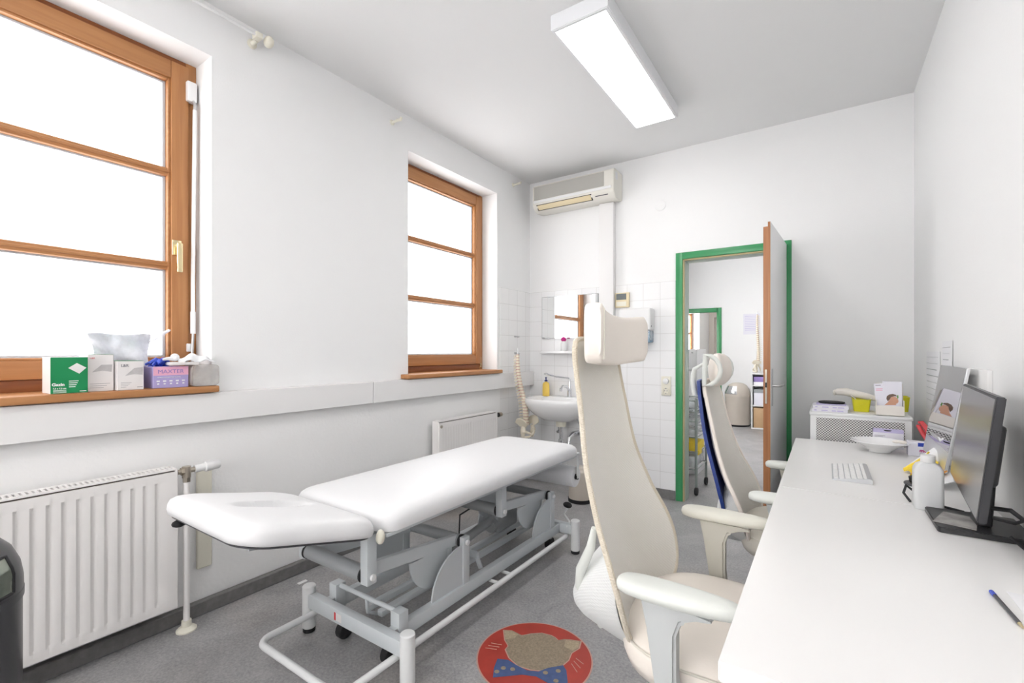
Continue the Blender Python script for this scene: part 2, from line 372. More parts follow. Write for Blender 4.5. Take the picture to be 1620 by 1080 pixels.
def st(o): o['kind'] = 'structure'; return o
def text(body, name, size, loc, ux, uz, m, parent, depth=.0006, align='LEFT', bold=0, sx=1):
    """lettering lying in the plane spanned by ux (reading direction) and uz (up)"""
    cu = bpy.data.curves.new('t', 'FONT'); cu.body = body; cu.size = size; cu.extrude = depth; cu.align_x = align; cu.offset = bold
    t = bpy.data.objects.new('t', cu); COL.objects.link(t)
    dg = bpy.context.evaluated_depsgraph_get(); me = bpy.data.meshes.new_from_object(t.evaluated_get(dg))
    bpy.data.objects.remove(t); bpy.data.curves.remove(cu)
    ux = Vector(ux).normalized(); uz = Vector(uz).normalized(); un = ux.cross(uz); off = Vector(parent['_o'])
    for v in me.vertices: v.co = Vector(loc)+ux*v.co.x*sx+uz*v.co.y+un*v.co.z-off
    me.name = name; me.materials.clear(); me.materials.append(M[m]); o = bpy.data.objects.new(name, me); COL.objects.link(o); o.parent = parent; o['_o'] = tuple(off); return o
def rrect(a, b, r, n=6, c=(0, 0)):
    r = min(r, a*.999, b*.999); P = []
    for k, (sx, sy) in enumerate(((1, 1), (-1, 1), (-1, -1), (1, -1))):
        for i in range(n+1):
            t = pi/2*(k+i/n); P.append((c[0]+sx*(a-r)+r*cos(t), c[1]+sy*(b-r)+r*sin(t)))
    return P
def subdiv_loop(P, m):
    Q = []
    for i in range(len(P)):
        a = Vector(P[i]); b = Vector(P[(i+1) % len(P)]); k = max(1, int((b-a).length/m))
        Q += [tuple(a+(b-a)*j/k) for j in range(k)]
    return Q
def pad(b, P, prof, z0, c=None):
    """cushion: outline P (2D), prof = [(inset metres | ('s',scale), z)]"""
    xs = [p[0] for p in P]; ys = [p[1] for p in P]
    cx, cy = c or ((min(xs)+max(xs))/2, (min(ys)+max(ys))/2); a = (max(xs)-min(xs))/2; h = (max(ys)-min(ys))/2
    L = []
    for q, z in prof:
        if isinstance(q, tuple): kx = ky = q[1]
        else: kx = (a-q)/a; ky = (h-q)/h
        L.append([(cx+(p[0]-cx)*kx, cy+(p[1]-cy)*ky, z0+z) for p in P])
    b.loops(L); return b
def copy_tree(o, loc, label=None, parent=None):
    c = o.copy(); COL.objects.link(c)
    if parent is None: c.location = loc
    else: c.parent = parent
    if label: c['label'] = label
    for ch in list(o.children): copy_tree(ch, None, None, c)
    return c

# ================================================================ THE SETTING
st(B().box((XL-.5, YF-.2, -.1), (XR+1.6, 13.1, 0)).build('floor', 'floor', smooth=0))
st(B().box((XL-.36, YF-.1, ZC), (XR+1.2, 13, ZC+.12)).build('ceiling', 'ceil', smooth=0))
# left outside wall: pieces round the openings
W3 = (10.3, 11.62, 1.1, 2.7); WR2 = (5.4, 7.4, 1.1, 2.7)  # second opening is unseen, added to let light into the next room
lw = B(); x0, x1 = XL-.3, XL
ys = [YF-.1, W1[0], W1[1], W2[0], W2[1], WR2[0], WR2[1], W3[0], W3[1], 12.9]
for i in range(0, len(ys)-1, 2): lw.box((x0, ys[i], 0), (x1, ys[i+1], ZC))
for wn in (W1, W2, WR2, W3):
    lw.box((x0, wn[0], wn[3]), (x1, wn[1], ZC)); lw.box((x0, wn[0], 0), (x1, wn[1], wn[2]-.03))
wall_left = st(lw.build('wall_left', 'wall', smooth=0))
# textured plaster below the sill panel
B().box((XL, YF, .065), (XL+.012, 3.452, .93)).build('plaster_dado', 'plaster', wall_left, smooth=0)
B().box((XL, 3.456, .065), (XL+.008, YB, 1.845)).build('tile_panel', 'tileL', wall_left, smooth=0)
# back wall with the doorway
DX0, DX1, DZ = -.985, -.262, 2.02
wall_back = B()
wall_back.box((XL-.3, YB, 0), (DX0-.0, YB+.14, ZC)).box((DX1, YB, 0), (XR+1.2, YB+.14, ZC)).box((DX0, YB, DZ), (DX1, YB+.14, ZC))
wall_back = st(wall_back.build('wall_back', 'wall', smooth=0))
B().box((XL+.008, YB-.008, .065), (DX0-.058, YB, 1.845)).build('tile_panel', 'tileB', wall_back, smooth=0)
st(B().box((XR, YF-.1, 0), (XR+.12, YB, ZC)).build('wall_right', 'wall', smooth=0))
st(B().box((XL, YF-.25, 0), (WF[0], YF, ZC)).box((WF[1], YF-.25, 0), (XR, YF, ZC)).box((WF[0], YF-.25, 0), (WF[1], YF, WF[2])).box((WF[0], YF-.25, WF[3]), (WF[1], YF, ZC)).build('wall_front', 'wall', smooth=0))
st(B().box((XR+1.1, YB+.14, 0), (XR+1.2, 12.9, ZC)).build('wall_right', 'wall', smooth=0))
# far wall of the next room, with its doorway
D2 = (-2.36, -1.60, 1.985); Y2 = 8.95
fw = B().box((XL, Y2, 0), (D2[0], Y2+.14, ZC)).box((D2[1], Y2, 0), (XR+1.1, Y2+.14, ZC)).box((D2[0], Y2, D2[2]), (D2[1], Y2+.14, ZC))
st(fw.build('wall_far', 'wall', smooth=0))
ew = B().box((XL, 12.7, 0), (-2.36, 12.8, ZC)).box((-2.14, 12.7, 0), (XR+1.1, 12.8, ZC)).box((-2.36, 12.7, 2.12), (-2.14, 12.8, ZC)).box((-2.36, 12.8, 0), (-2.14, 12.84, 2.12))
st(ew.build('wall_end', 'beige_wall', smooth=0))
# skirting
for nm, a, b in (('baseboard_left', (XL+.012, YF, 0), (XL+.045, YB, .066)), ('baseboard_back', (XL, YB-.014, 0), (DX0-.058, YB, .08)),
                 ('baseboard_right', (XR-.012, YF, 0), (XR, YB, .08))):
    st(B().box(a, b, .004, 1).build(nm, 'base', smooth=0))
st(B().box((DX1+.05, YB-.014, 0), (XR-.012, YB, .08), .003, 1).build('baseboard_back', 'base', smooth=0))
# boxed sill panel running under both windows (two boards)
tr = st(B().box((XL, YF, .915), (XL+.06, 1.972, 1.052), .002, 1).build('trim_1', 'panel', smooth=0))
B().box((XL, 1.976, .915), (XL+.06, YB-.01, 1.052), .002, 1).build('panel_board', 'panel', tr, smooth=0)

# ---- windows
def window(n, wn, hinge=True):
    y0, y1, z0, z1 = wn; root = struct('window_%d' % n, (XF, (y0+y1)/2, z0))
    f = B(); xo = XF-.07
    # outer casing
    f.box((xo, y0, z0), (XF, y0+.045, z1), .003).box((xo, y1-.045, z0), (XF, y1, z1), .003)
    f.build('casing_upright', 'woodv', root)
    B().box((xo, y0+.045, z0), (XF, y1-.045, z0+.05), .003).build('casing_bottom_rail', 'wooddk', root)
    B().box((xo, y0+.045, z1-.03), (XF-.002, y1-.045, z1), .003).build('casing_top_rail', 'wooddk', root)
    # sash
    s0, s1, t0, t1 = y0+.03, y1-.04, z0+.052, z1-.028
    if not hinge: s1 = y1-.03
    B().box((xo+.01, s0, t0), (XF+.018, s0+.075, t1), .004).box((xo+.01, s1-.075, t0), (XF+.018, s1, t1), .004).build('sash_stile', 'woodv', root)
    B().box((xo+.01, s0+.075, t0), (XF+.017, s1-.075, t0+.075), .004).box((xo+.01, s0+.075, t1-.085), (XF+.017, s1-.075, t1), .004).build('sash_rail', 'woodh', root)
    a0, a1, b0, b1 = s0+.075, s1-.075, t0+.075, t1-.085
    # beads round the glass and a grey seal
    bd = B(); sl = B()
    for (u0, u1, v0, v1) in ((a0, a0+.012, b0, b1), (a1-.012, a1, b0, b1), (a0+.012, a1-.012, b0, b0+.012), (a0+.012, a1-.012, b1-.012, b1)):
        bd.box((XF-.03, u0, v0), (XF+.008, u1, v1), .003)
    for (u0, u1, v0, v1) in ((a0+.012, a0+.024, b0+.012, b1-.012), (a1-.024, a1-.012, b0+.012, b1-.012), (a0+.024, a1-.024, b0+.012, b0+.022), (a0+.024, a1-.024, b1-.022, b1-.012)):
        sl.box((XF-.036, u0, v0), (XF-.02, u1, v1), .001, 1)
    bd.build('glazing_bead', 'woodh', root); sl.build('glazing_seal', 'seal', root)
    h = (b1-b0)
    for q in (1/3, 2/3):
        z = b0+h*q
        g = B().box((XF-.034, a0, z-.02), (XF+.004, a1, z+.02), .008, 3).box((XF-.001, a0, z-.006), (XF+.009, a1, z+.006), .002, 1)
        g.build('glazing_bar', 'woodh', root)
        B().box((XF-.036, a0+.02, z-.028), (XF-.022, a1-.02, z-.019)).build('bar_seal', 'seal', root)
    B().box((XF-.034, a0+.01, b0+.01), (XF-.028, a1-.01, b1-.01)).build('pane', 'pane', root, smooth=0)
    return root
w1 = window(1, W1); w2 = window(2, W2)
wb5 = struct('window_5', (-1.0, YF-.1, WF[2]))  # made-up window frame around the rear fill light
B().box((WF[0], YF-.16, WF[2]), (WF[0]+.08, YF-.1, WF[3]), .003).box((WF[1]-.08, YF-.16, WF[2]), (WF[1], YF-.1, WF[3]), .003).box((-1.04, YF-.16, WF[2]), (-.96, YF-.1, WF[3]), .003).build('casing_upright', 'woodv', wb5)
B().box((WF[0]+.08, YF-.16, WF[2]), (WF[1]-.08, YF-.1, WF[2]+.08), .003).box((WF[0]+.08, YF-.16, WF[3]-.08), (WF[1]-.08, YF-.1, WF[3]), .003).build('casing_rail', 'woodh', wb5)
B().box((WF[0]+.08, YF-.135, WF[2]+.08), (WF[1]-.08, YF-.13, WF[3]-.08)).build('pane', 'pane', wb5, smooth=0)
w3 = window(3, (W3[0], W3[1], W3[2], W3[3])); w4 = window(4, WR2)  # last window is unseen, added to light the next room
# sills
for rt, (y0, y1) in ((w1, (W1[0]-.07, 1.045)), (w2, (2.262, 3.398))):
    B().box((XF-.005, max(y0, 0 if 0 else y0), 1.056), (XL+.083, y1, 1.088), .007, 3).deform(lambda x, y, z: (x, y, z)).build('window_sill', 'woodh', rt)
# brass handle on window 1
hy = W1[1]-.092; hz = 1.722
h_ = B().box((XF+.018, hy-.022, hz), (XF+.026, hy+.018, hz+.075), .003)
h_ = h_.build('handle_plate', 'brass', w1)
B().cyl((XF+.026, hy-.002, hz+.045), (XF+.055, hy-.002, hz+.045), .009).box((XF+.045, hy-.012, hz-.085), (XF+.06, hy+.012, hz+.058), .005, 3).build('handle_lever', 'brass', h_)
B().cyl((XF-.002, W2[1]-.042, 1.125), (XF+.018, W2[1]-.042, 1.125), .005).cyl((XF+.012, W2[1]-.04, 1.11), (XF+.012, W2[1]-.04, 1.20), .006).build('hinge', 'brass', w2)
# blind crank hanging on the casing of window 1
cy = W1[1]-.028
cr = thing('blind_crank', 'white crank rod hanging on the right edge of the near window frame', 'blind crank', (XF+.03, cy, 1.2))
B().box((XF+.001, cy-.026, 2.50), (XF+.04, cy+.018, 2.60), .006).build('gear_box', 'white', cr)
B().tube([(XF+.03, cy, 2.51), (XF+.045, cy+.004, 2.485), (XF+.04, cy+.006, 2.455)], .008).build('swivel_joint', 'steel', cr)
B().tube([(XF+.04, cy+.006, 2.46), (XF+.034, cy, 1.62), (XF+.034, cy, 1.42)], .0095).build('rod', 'white', cr)
B().tube([(XF+.034, cy, 1.45), (XF+.034, cy, 1.34)], .012).build('grip', 'white', cr)
B().tube([(XF+.034, cy, 1.34), (XF+.03, cy-.004, 1.2)], .006).build('crank_end', 'steel', cr)
B().box((XF+.001, cy-.024, 1.25), (XF+.03, cy-.006, 1.29), .003).build('holding_clip', 'white', cr)

# ---- door 1: green steel frame, open leaf
d1 = struct('door_1', (-.6, YB, 0))
B().box((DX0-.055, YB-.012, 0), (DX0, YB+.02, DZ+.055), .003).box((DX1, YB-.012, 0), (DX1+.055, YB+.02, DZ+.055), .003).box((DX0, YB-.012, DZ), (DX1, YB+.02, DZ+.055), .003).build('door_frame', 'green', d1)
B().box((DX0, YB-.0, 0), (DX0+.012, YB+.022, DZ), .002).box((DX0, YB, DZ-.012), (DX1, YB+.022, DZ), .002).build('door_seal', 'seal2', d1)
B().box((DX0, YB+.022, 0), (DX0+.016, YB+.14, DZ), .002).box((DX0+.016, YB+.022, DZ-.016), (DX1-.016, YB+.14, DZ), .002).box((DX1-.016, YB+.022, 0), (DX1, YB+.14, DZ), .002).build('door_jamb', 'jamb', d1)
# leaf, hinged on the right, turned 92 degrees into the room
hx, hyy = DX1+.012, YB-.018; L = .755; ang = R(-3.0)
def leafM(b): return b.rot((hx, hyy, 0), 'Z', ang)
leaf = leafM(B().box((hx, hyy-L, .012), (hx+.012, hyy, 2.045), .002).box((hx-.028, hyy-L+.012, .012), (hx, hyy-.01, 2.02), .001, 1)).build('door_leaf', 'door', d1)
leafM(B().box((hx-.002, hyy-L-.003, .013), (hx+.0115, hyy-L, 2.043)).box((hx-.0285, hyy-L+.009, .013), (hx-.002, hyy-L+.012, 2.018))).build('edge_strip', 'woodedge', leaf)
hz = 1.03
leafM(B().box((hx+.012, hyy-L+.035, hz-.115), (hx+.018, hyy-L+.062, hz+.115), .005, 3)).build('handle_plate', 'steel', leaf)
leafM(B().tube([(hx+.018, hyy-L+.048, hz+.01), (hx+.05, hyy-L+.048, hz+.01), (hx+.06, hyy-L+.06, hz+.01), (hx+.06, hyy-L+.17, hz+.01)], .009)).build('door_handle', 'steel', leaf)
leafM(B().box((hx-.0195, hyy-L+.006, hz-.10), (hx-.007, hyy-L+.0095, hz+.11), .001, 1)).build('lock_plate', 'nickel', leaf)
leafM(B().box((hx-.017, hyy-L+.004, hz-.0), (hx-.009, hyy-L+.0065, hz+.03))).build('latch_hole', 'inner', leaf)
# door 2: second green frame
d2 = struct('door_2', (-1.98, Y2, 0))
B().box((D2[0]-.05, Y2-.014, 0), (D2[0]+.02, Y2+.15, D2[2]+.05), .003).box((D2[1]-.02, Y2-.014, 0), (D2[1]+.06, Y2+.15, D2[2]+.055), .003).box((D2[0], Y2-.014, D2[2]-.02), (D2[1], Y2+.15, D2[2]+.055), .003).build('door_frame', 'green', d2)

# ---- floor inlay
inl = struct('trim_2', (-.9875, 1.616, 0))
cx, cy, rr_ = -.9875, 1.616, .237
B().lathe([(rr_, 0), (rr_, .0012)], (cx, cy, 0), 96).build('inlay_rim', 'inlay_rim', inl)
B().lathe([(rr_-.006, 0), (rr_-.006, .0018)], (cx, cy, 0), 96).build('inlay_ground', 'inlay_red', inl)
head = [(-1.192,1.69),(-1.157,1.709),(-1.128,1.706),(-1.104,1.704),(-1.09,1.72),(-1.077,1.738),(-1.04,1.768),(-.998,1.776),(-.975,1.772),(-.958,1.763),(-.94,1.782),(-.92,1.794),(-.873,1.811),(-.859,1.764),(-.871,1.719),(-.861,1.673),(-.866,1.637),(-.887,1.598),(-.918,1.56),(-.96,1.54),(-1.009,1.531),(-1.067,1.551),(-1.109,1.585),(-1.112,1.611),(-1.147,1.635)]
hc = (sum(p[0] for p in head)/len(head), sum(p[1] for p in head)/len(head))
B().prism([(hc[0]+(p[0]-hc[0])*1.03, hc[1]+(p[1]-hc[1])*1.03) for p in head], 'xy', 0, .0021).build('head_outline', 'inlay_rim', inl, smooth=0)
B().prism(head, 'xy', 0, .0024).build('animal_head', 'inlay_brown', inl, smooth=0)
B().prism([(-1.188,1.688),(-1.157,1.704),(-1.118,1.700),(-1.125,1.665),(-1.148,1.64)], 'xy', 0, .0027).build('ear', 'inlay_ear', inl, smooth=0)
B().prism([(-.93,1.785),(-.876,1.806),(-.863,1.766),(-.875,1.735),(-.915,1.74)], 'xy', 0, .0027).build('ear', 'inlay_ear', inl, smooth=0)
bow = [(-1.103,1.518),(-1.063,1.536),(-1.013,1.529),(-.968,1.527),(-.926,1.547),(-.906,1.585),(-.864,1.633),(-.839,1.614),(-.805,1.559),(-.798,1.535),(-.834,1.511),(-.92,1.519),(-.97,1.497),(-1.054,1.421),(-1.082,1.465)]
B().prism(bow, 'xy', 0, .003).build('bow_tie', 'inlay_blue', inl, smooth=0)
b = B()
for p in ((-.9,1.556),(-.864,1.593),(-.845,1.54),(-1.017,1.501),(-1.051,1.486),(-1.06,1.455)): b.lathe([(.010, 0), (.010, .0034)], (p[0], p[1], 0), 16)
b.build('bow_dots', 'inlay_brown', inl)
b = B()
for i in range(3):
    b.tube([(-.84+.0*i, 1.70-.02*i, .0024), (-.80, 1.685-.028*i, .0024)], .0012, 5).tube([(-1.14, 1.60-.018*i, .0024), (-1.185, 1.585-.02*i, .0024)], .0012, 5)
b.build('whisker', 'inlay_rim', inl)

# ================================================================ CEILING LAMPS
def lamp(x0, x1, y0, y1, label, group=None):
    t = thing('ceiling_lamp', label, 'lamp', ((x0+x1)/2, (y0+y1)/2, 2.88), group)
    B().box((x0-.018, y0-.018, 2.872), (x1+.018, y1+.018, ZC), .002, 1).build('housing', 'lampbody', t)
    B().box((x0-.014, y0-.014, 2.868), (x0, y1+.014, 2.874)).box((x1, y0-.014, 2.868), (x1+.014, y1+.014, 2.874)).box((x0, y0-.014, 2.868), (x1, y0, 2.874)).box((x0, y1, 2.868), (x1, y1+.014, 2.874)).build('rim', 'lampbody', t, smooth=0)
    B().box((x0, y0, 2.869), (x1, y1, 2.8735)).build('diffuser', 'diffuser', t, smooth=0)
    return t
la = lamp(-1.133, -.862, 2.06, 3.27, 'lit rectangular ceiling lamp above the treatment table and chairs')
copy_tree(la, (-1.0, .1, 2.88), 'added unseen ceiling lamp nearest the camera, for even light')  # out-of-view lamp added to flatten the room light
copy_tree(la, (-.8, 6.6, 2.88), 'added unseen ceiling lamp lighting the room beyond the open door')  # lamp out of view, added to brighten the next room
copy_tree(la, (-1.2, 11.0, 2.88), 'added unseen ceiling lamp lighting the farthest room')  # added lamp, never in view, brightens the last room

# ================================================================ LEFT WALL FITTINGS
# curtain rail with ivory finial
cr = thing('curtain_rail', 'white curtain rail with ivory end knob above the near window', 'curtain rail', (XL+.1, .6, 2.87))
B().tube([(XL+.075, -.5, 2.875), (XL+.075, 1.235, 2.875)], .0075, 8).build('rail', 'white', cr)
B().lathe([(.024, 0), (.024, .006), (.012, .012), (.01, .05)], (0, 0, 0), 20).deform(lambda x, y, z: (XL+z+.0, 1.235+y, 2.862+x)).box((XL+.04, 1.215, 2.86), (XL+.09, 1.25, 2.89), .006).build('bracket', 'ivory', cr)
B().ball((XL+.075, 1.285, 2.872), .03, 20, (1, .8, 1)).build('end_knob', 'ivory', cr)
def hook(y, z, lab):
    t = thing('rail_bracket', lab, 'bracket', (XL, y, z))
    B().lathe([(.018, 0), (.018, .005), (.009, .01), (.008, .05)], (0, 0, 0), 16).deform(lambda x, yy, zz: (XL+zz, y+yy, z+x)).build('wall_plate', 'ivory', t)
    B().tube([(XL+.045, y, z), (XL+.06, y+.005, z+.004), (XL+.075, y+.012, z+.004), (XL+.082, y+.012, z+.02)], .010, 10).build('hook', 'ivory', t)
hook(2.18, 2.838, 'small ivory rail bracket high on the wall left of the far window')
hook(3.68, 2.853, 'small ivory rail bracket in the corner beside the air conditioner')

def radiator(y0, y1, z0, z1, xf, label, pitch, name='radiator', depth=.10, first=None):
    t = thing(name, label, 'radiator', ((XL+xf)/2, (y0+y1)/2, z0))
    # fluted front plate
    def face(xx, sgn):
        n = int((y1-y0)/pitch); st_ = first if first is not None else y0+.03; prof = [(y0, 0), (y0+.012, 0)]
        y = st_
        while y+pitch < y1-.008:
            prof += [(y+.002, 0), (y+.010, -.006), (y+pitch*.34, -.006), (y+pitch*.34+.010, 0)]
            y += pitch
        prof += [(y1-.012, 0), (y1, 0)]
        rows = [(z0, 0), (z0+.035, 0), (z0+.045, 1), (z1-.045, 1), (z1-.035, 0), (z1, 0)]
        b = B(); V = []; F = []; m = len(prof)
        for z, k in rows: V += [(xx+d*k*sgn, y, z) for y, d in prof]
        for i in range(len(rows)-1): F += [(i*m+j, i*m+j+1, (i+1)*m+j+1, (i+1)*m+j) for j in range(m-1)]
        o = len(V)
        for z, k in rows: V += [(xx-.012*sgn, y, z) for y, d in prof]
        for i in range(len(rows)-1): F += [(o+i*m+j, o+(i+1)*m+j, o+(i+1)*m+j+1, o+i*m+j+1) for j in range(m-1)]
        k = len(rows)
        for i in range(k-1): F += [(i*m, (i+1)*m, o+(i+1)*m, o+i*m), (i*m+m-1, o+i*m+m-1, o+(i+1)*m+m-1, (i+1)*m+m-1)]
        for j in range(m-1): F += [(j, o+j, o+j+1, j+1), ((k-1)*m+j, (k-1)*m+j+1, o+(k-1)*m+j+1, o+(k-1)*m+j)]
        b._add(V, F); return b
    face(xf, 1).build('front_plate', 'rad', t, smooth=25)
    B().box((XL+.045, y0, z0+.005), (XL+.057, y1, z1-.005), .002, 1).build('rear_plate', 'rad', t)
    B().box((XL+.045, y1-.006, z0), (xf-.006, y1+.004, z1+.012), .002, 1).build('side_panel', 'rad', t)
    B().box((XL+.045, y0-.004, z0), (xf-.006, y0+.006, z1+.012), .002, 1).build('side_panel', 'rad', t)
    g = B().box((xf-.02, y0, z1+.006), (xf-.006, y1, z1+.014), .001, 1).box((XL+.045, y0, z1+.006), (XL+.062, y1, z1+.014), .001, 1)
    y = y0+.01
    while y < y1-.01:
        g.box((XL+.06, y, z1+.006), (xf-.018, y+.009, z1+.013)); y += .0165
    g.build('top_grille', 'rad', t, smooth=0)
    B().box((XL+.058, y0+.006, z1-.02), (xf-.014, y1-.006, z1+.003)).build('grille_shadow_box', 'raddk', t, smooth=0)  # dark colour stands in for the shade inside the grille slots
    for yy in (y0+.15, y1-.18): B().box((XL+.0125, yy, z0+.1), (XL+.045, yy+.03, z0+.5)).build('wall_bracket', 'rad', t)
    return t
radiator(-.55, .853, .124, .722, -2.36, 'white fluted panel radiator under the near window', .0415, first=-.478)
radiator(2.535, 3.268, .13, .715, -2.375, 'white ribbed panel radiator under the far window, behind the table', .030)
# valve of radiator 1 with its riser
v = thing('radiator_valve', 'white thermostatic valve and pipe running to the floor beside near radiator', 'valve', (-2.41, .90, 0))
B().cyl((-2.375, .893, .004), (-2.375, .893, .70), .0125, 16).build('riser_pipe', 'rad', v)
B().lathe([(.040, 0), (.040, .006), (.032, .014), (.02, .02), (.019, .045)], (-2.375, .893, 0), 28).build('floor_rosette', 'ivory', v)
B().cyl((-2.375, .858, .715), (-2.375, .935, .715), .011, 14).cyl((-2.375, .893, .685), (-2.375, .893, .735), .017, 14).cyl((-2.375, .87, .715), (-2.375, .882, .715), .017, 6).cyl((-2.375, .893, .665), (-2.375, .893, .69), .016, 6).build('valve_body', 'nickel', v)
B().cyl((-2.375, .925, .716), (-2.375, .97, .718), .017, 16).cyl((-2.375, .965, .718), (-2.375, 1.03, .72), .024, 12, .02, .004).build('thermostat_head', 'white', v)
hm = thing('heat_meter', 'narrow cream evaporation strip hanging behind the valve pipe', 'heat meter', (XL+.03, .985, .16))
B().box((XL+.013, .968, .215), (XL+.03, 1.035, .70), .012, 3).build('strip', 'ivory', hm)
B().box((XL+.03, .99, .50), (XL+.0315, 1.0, .545)).build('printed_mark', 'greytext', hm, smooth=0)
v = thing('radiator_valve', 'dark copper radiator valve beside the far radiator', 'valve', (-2.42, 3.3, .67))
B().cyl((-2.40, 3.272, .69), (-2.40, 3.318, .69), .018, 14).build('valve_body', 'rubber', v)
B().cyl((-2.40, 3.318, .69), (-2.40, 3.36, .69), .022, 14, .019).build('valve_cap', 'nickel', v)
B().cyl((-2.40, 3.29, .10), (-2.40, 3.29, .69), .008, 12).build('riser_pipe', 'rad', v)
B().lathe([(.012, 0), (.012, .004), (.006, .004)], (0, 0, 0), 16).deform(lambda x, y, z: (-2.374+z, 2.555+y, .688+x)).build('plug', 'nickel', bpy.data.objects['radiator.001']) if 'radiator.001' in bpy.data.objects else None

# ---- on the sill of window 1
SZ = 1.0885
def carton(name, x0, x1, y0, y1, h, side, lab, cat='box'):
    t = thing(name, lab, cat, ((x0+x1)/2, (y0+y1)/2, SZ))
    B().box((x0, y0, SZ), (x1, y1, SZ+h), .0012, 1).build('carton', side, t, smooth=0); return t
xf = -2.425
t = carton('dressing_box', xf-.12, xf-.001, .462, .570, .140, 'card_white', 'green fronted gauze box on the sill, leftmost of the cartons')
B().box((xf-.001, .4625, SZ+.001), (xf, .5695, SZ+.1395)).build('front_label', 'green' if 0 else 'card_green', t, smooth=0)
gp = [(.512, .098), (.537, .117), (.565, .098), (.544, .075)]
B().prism([(p[0], SZ+p[1]) for p in gp], 'yz', xf, xf+.0006).build('gauze_picture', 'card_white', t, smooth=0)
text('Gazin', 'lettering', .0155, (xf+.0002, .466, SZ+.030), (0, 1, 0), (0, 0, 1), 'paper', t, bold=.0006)
text('7,5 x 7,5 cm', 'lettering', .0075, (xf+.0002, .469, SZ+.0175), (0, 1, 0), (0, 0, 1), 'paper', t, bold=.0002)
b = B()
for i in range(4): b.box((xf, .514, SZ+.046-i*.0075), (xf+.0006, .542-.003*i, SZ+.0485-i*.0075))
for i in range(3): b.box((xf, .470, SZ+.012-i*.004), (xf+.0006, .507, SZ+.0135-i*.004))
b.box((xf, .545, SZ+.006), (xf+.0006, .565, SZ+.008)).build('print_lines', 'paper', t, smooth=0)
t = carton('dressing_box', xf-.14, xf-.026, .575, .657, .150, 'card_white', 'taller white compress carton behind the green box on the sill')
B().box((xf-.12, .5755, SZ+.150), (xf-.026, .6565, SZ+.1508)).build('lid_print', 'card_green', t, smooth=0)
B().prism([(.588, SZ+.078), (.618, SZ+.108), (.652, SZ+.108), (.650, SZ+.078), (.62, SZ+.083)], 'yz', xf-.026, xf-.0254).build('gauze_picture', 'gauze', t, smooth=0)
text('L&R', 'lettering', .009, (xf-.0255, .582, SZ+.132), (0, 1, 0), (0, 0, 1), 'red', t)
b = B()
for i in range(3): b.box((xf-.026, .582, SZ+.03-i*.008), (xf-.0254, .645-.01*i, SZ+.0315-i*.008))
b.build('print_lines', 'greytext', t, smooth=0)
t = carton('dressing_box', xf-.11, xf-.002, .662, .752, .122, 'card_white', 'short white compress carton with grey gauze picture, beside purple glove box')
B().box((xf-.11, .6625, SZ+.122), (xf-.002, .7515, SZ+.1228)).build('lid_print', 'card_green', t, smooth=0)
B().prism([(.688, SZ+.06), (.719, SZ+.092), (.748, SZ+.095), (.748, SZ+.062), (.719, SZ+.066)], 'yz', xf-.002, xf-.0014).build('gauze_picture', 'gauze', t, smooth=0)
text('L&R', 'lettering', .015, (xf-.0015, .674, SZ+.098), (0, 1, 0), (0, 0, 1), 'greytext', t, bold=.0004)
b = B()
for i in range(4): b.box((xf-.002, .674, SZ+.030-i*.006), (xf-.0014, .71-.006*i, SZ+.0315-i*.006))
b.box((xf-.002, .729, SZ+.01), (xf-.0014, .748, SZ+.012)).build('print_lines', 'greytext', t, smooth=0)
# glove box
t = thing('glove_box', 'purple and pink glove box with blue gloves bulging out of its top', 'box', (xf-.06, .852, SZ))
gy0, gy1 = .785, .920
B().box((xf-.125, gy0, SZ), (xf-.001, gy1, SZ+.095), .001, 1).build('carton', 'violet', t, smooth=0)
B().box((xf-.001, gy0+.0005, SZ+.056), (xf, gy1-.0005, SZ+.0945)).build('pink_band', 'pink', t, smooth=0)
text('MAXTER', 'lettering', .024, (xf+.0002, gy0+.016, SZ+.065), (0, 1, 0), (0, 0, 1), 'purple', t, bold=0, sx=1.08)
text('NITRILE EXAMINATION GLOVES', 'lettering', .0062, (xf+.0002, gy0+.014, SZ+.045), (0, 1, 0), (0, 0, 1), 'paper', t)
b = B()
for i in range(5): b.box((xf, gy0+.012+.024*i, SZ+.028), (xf+.0006, gy0+.024+.024*i, SZ+.034)).box((xf, gy0+.014+.024*i, SZ+.016), (xf+.0006, gy0+.022+.024*i, SZ+.022))
b.build('size_marks', 'paper', t, smooth=0)
g = B()
for i in range(16):
    a = random.uniform(0, 6.28); p = Vector((xf-.062+random.uniform(-.02, .02), gy0+.035+random.uniform(-.025, .03), SZ+.098+random.uniform(0, .012)))
    q = p+Vector((cos(a)*.03, sin(a)*.03, .006)); g.tube([p-Vector((cos(a)*.025, sin(a)*.025, .006)), (p+q)/2+Vector((0, 0, .013)), q], [.005, .011, .004], 7)
g.build('glove', 'glove', t)
# clear plastic bag standing behind the cartons
def bagf(u, v):
    z = SZ+.004+v*.235; y = .64+u*.15+(u-.5)*.07*v; x = -2.575+.03*sin(u*7+v*3)*(1-v*.3)+.012*sin(v*11+u*4)
    z += .004*sin(u*9)*v
    return (x, y, z), (1, .2*cos(u*7), 0)
bb = B().shell(bagf, 22, 18, .001)
def bagf2(u, v):
    p, n = bagf(u, v); return (p[0]-.05*sin(pi*u)*(1-v)-.004, p[1], p[2]), n
bb.shell(bagf2, 22, 18, .001).tube([(-2.575, .80, SZ+.20), (-2.56, .84, SZ+.225), (-2.54, .885, SZ+.262), (-2.54, .89, SZ+.262)], [.004, .009, .006, .002], 6)
tag(bb.build('plastic_bag', 'bag'), 'crumpled clear plastic bag standing behind the white cartons on sill', 'bag')
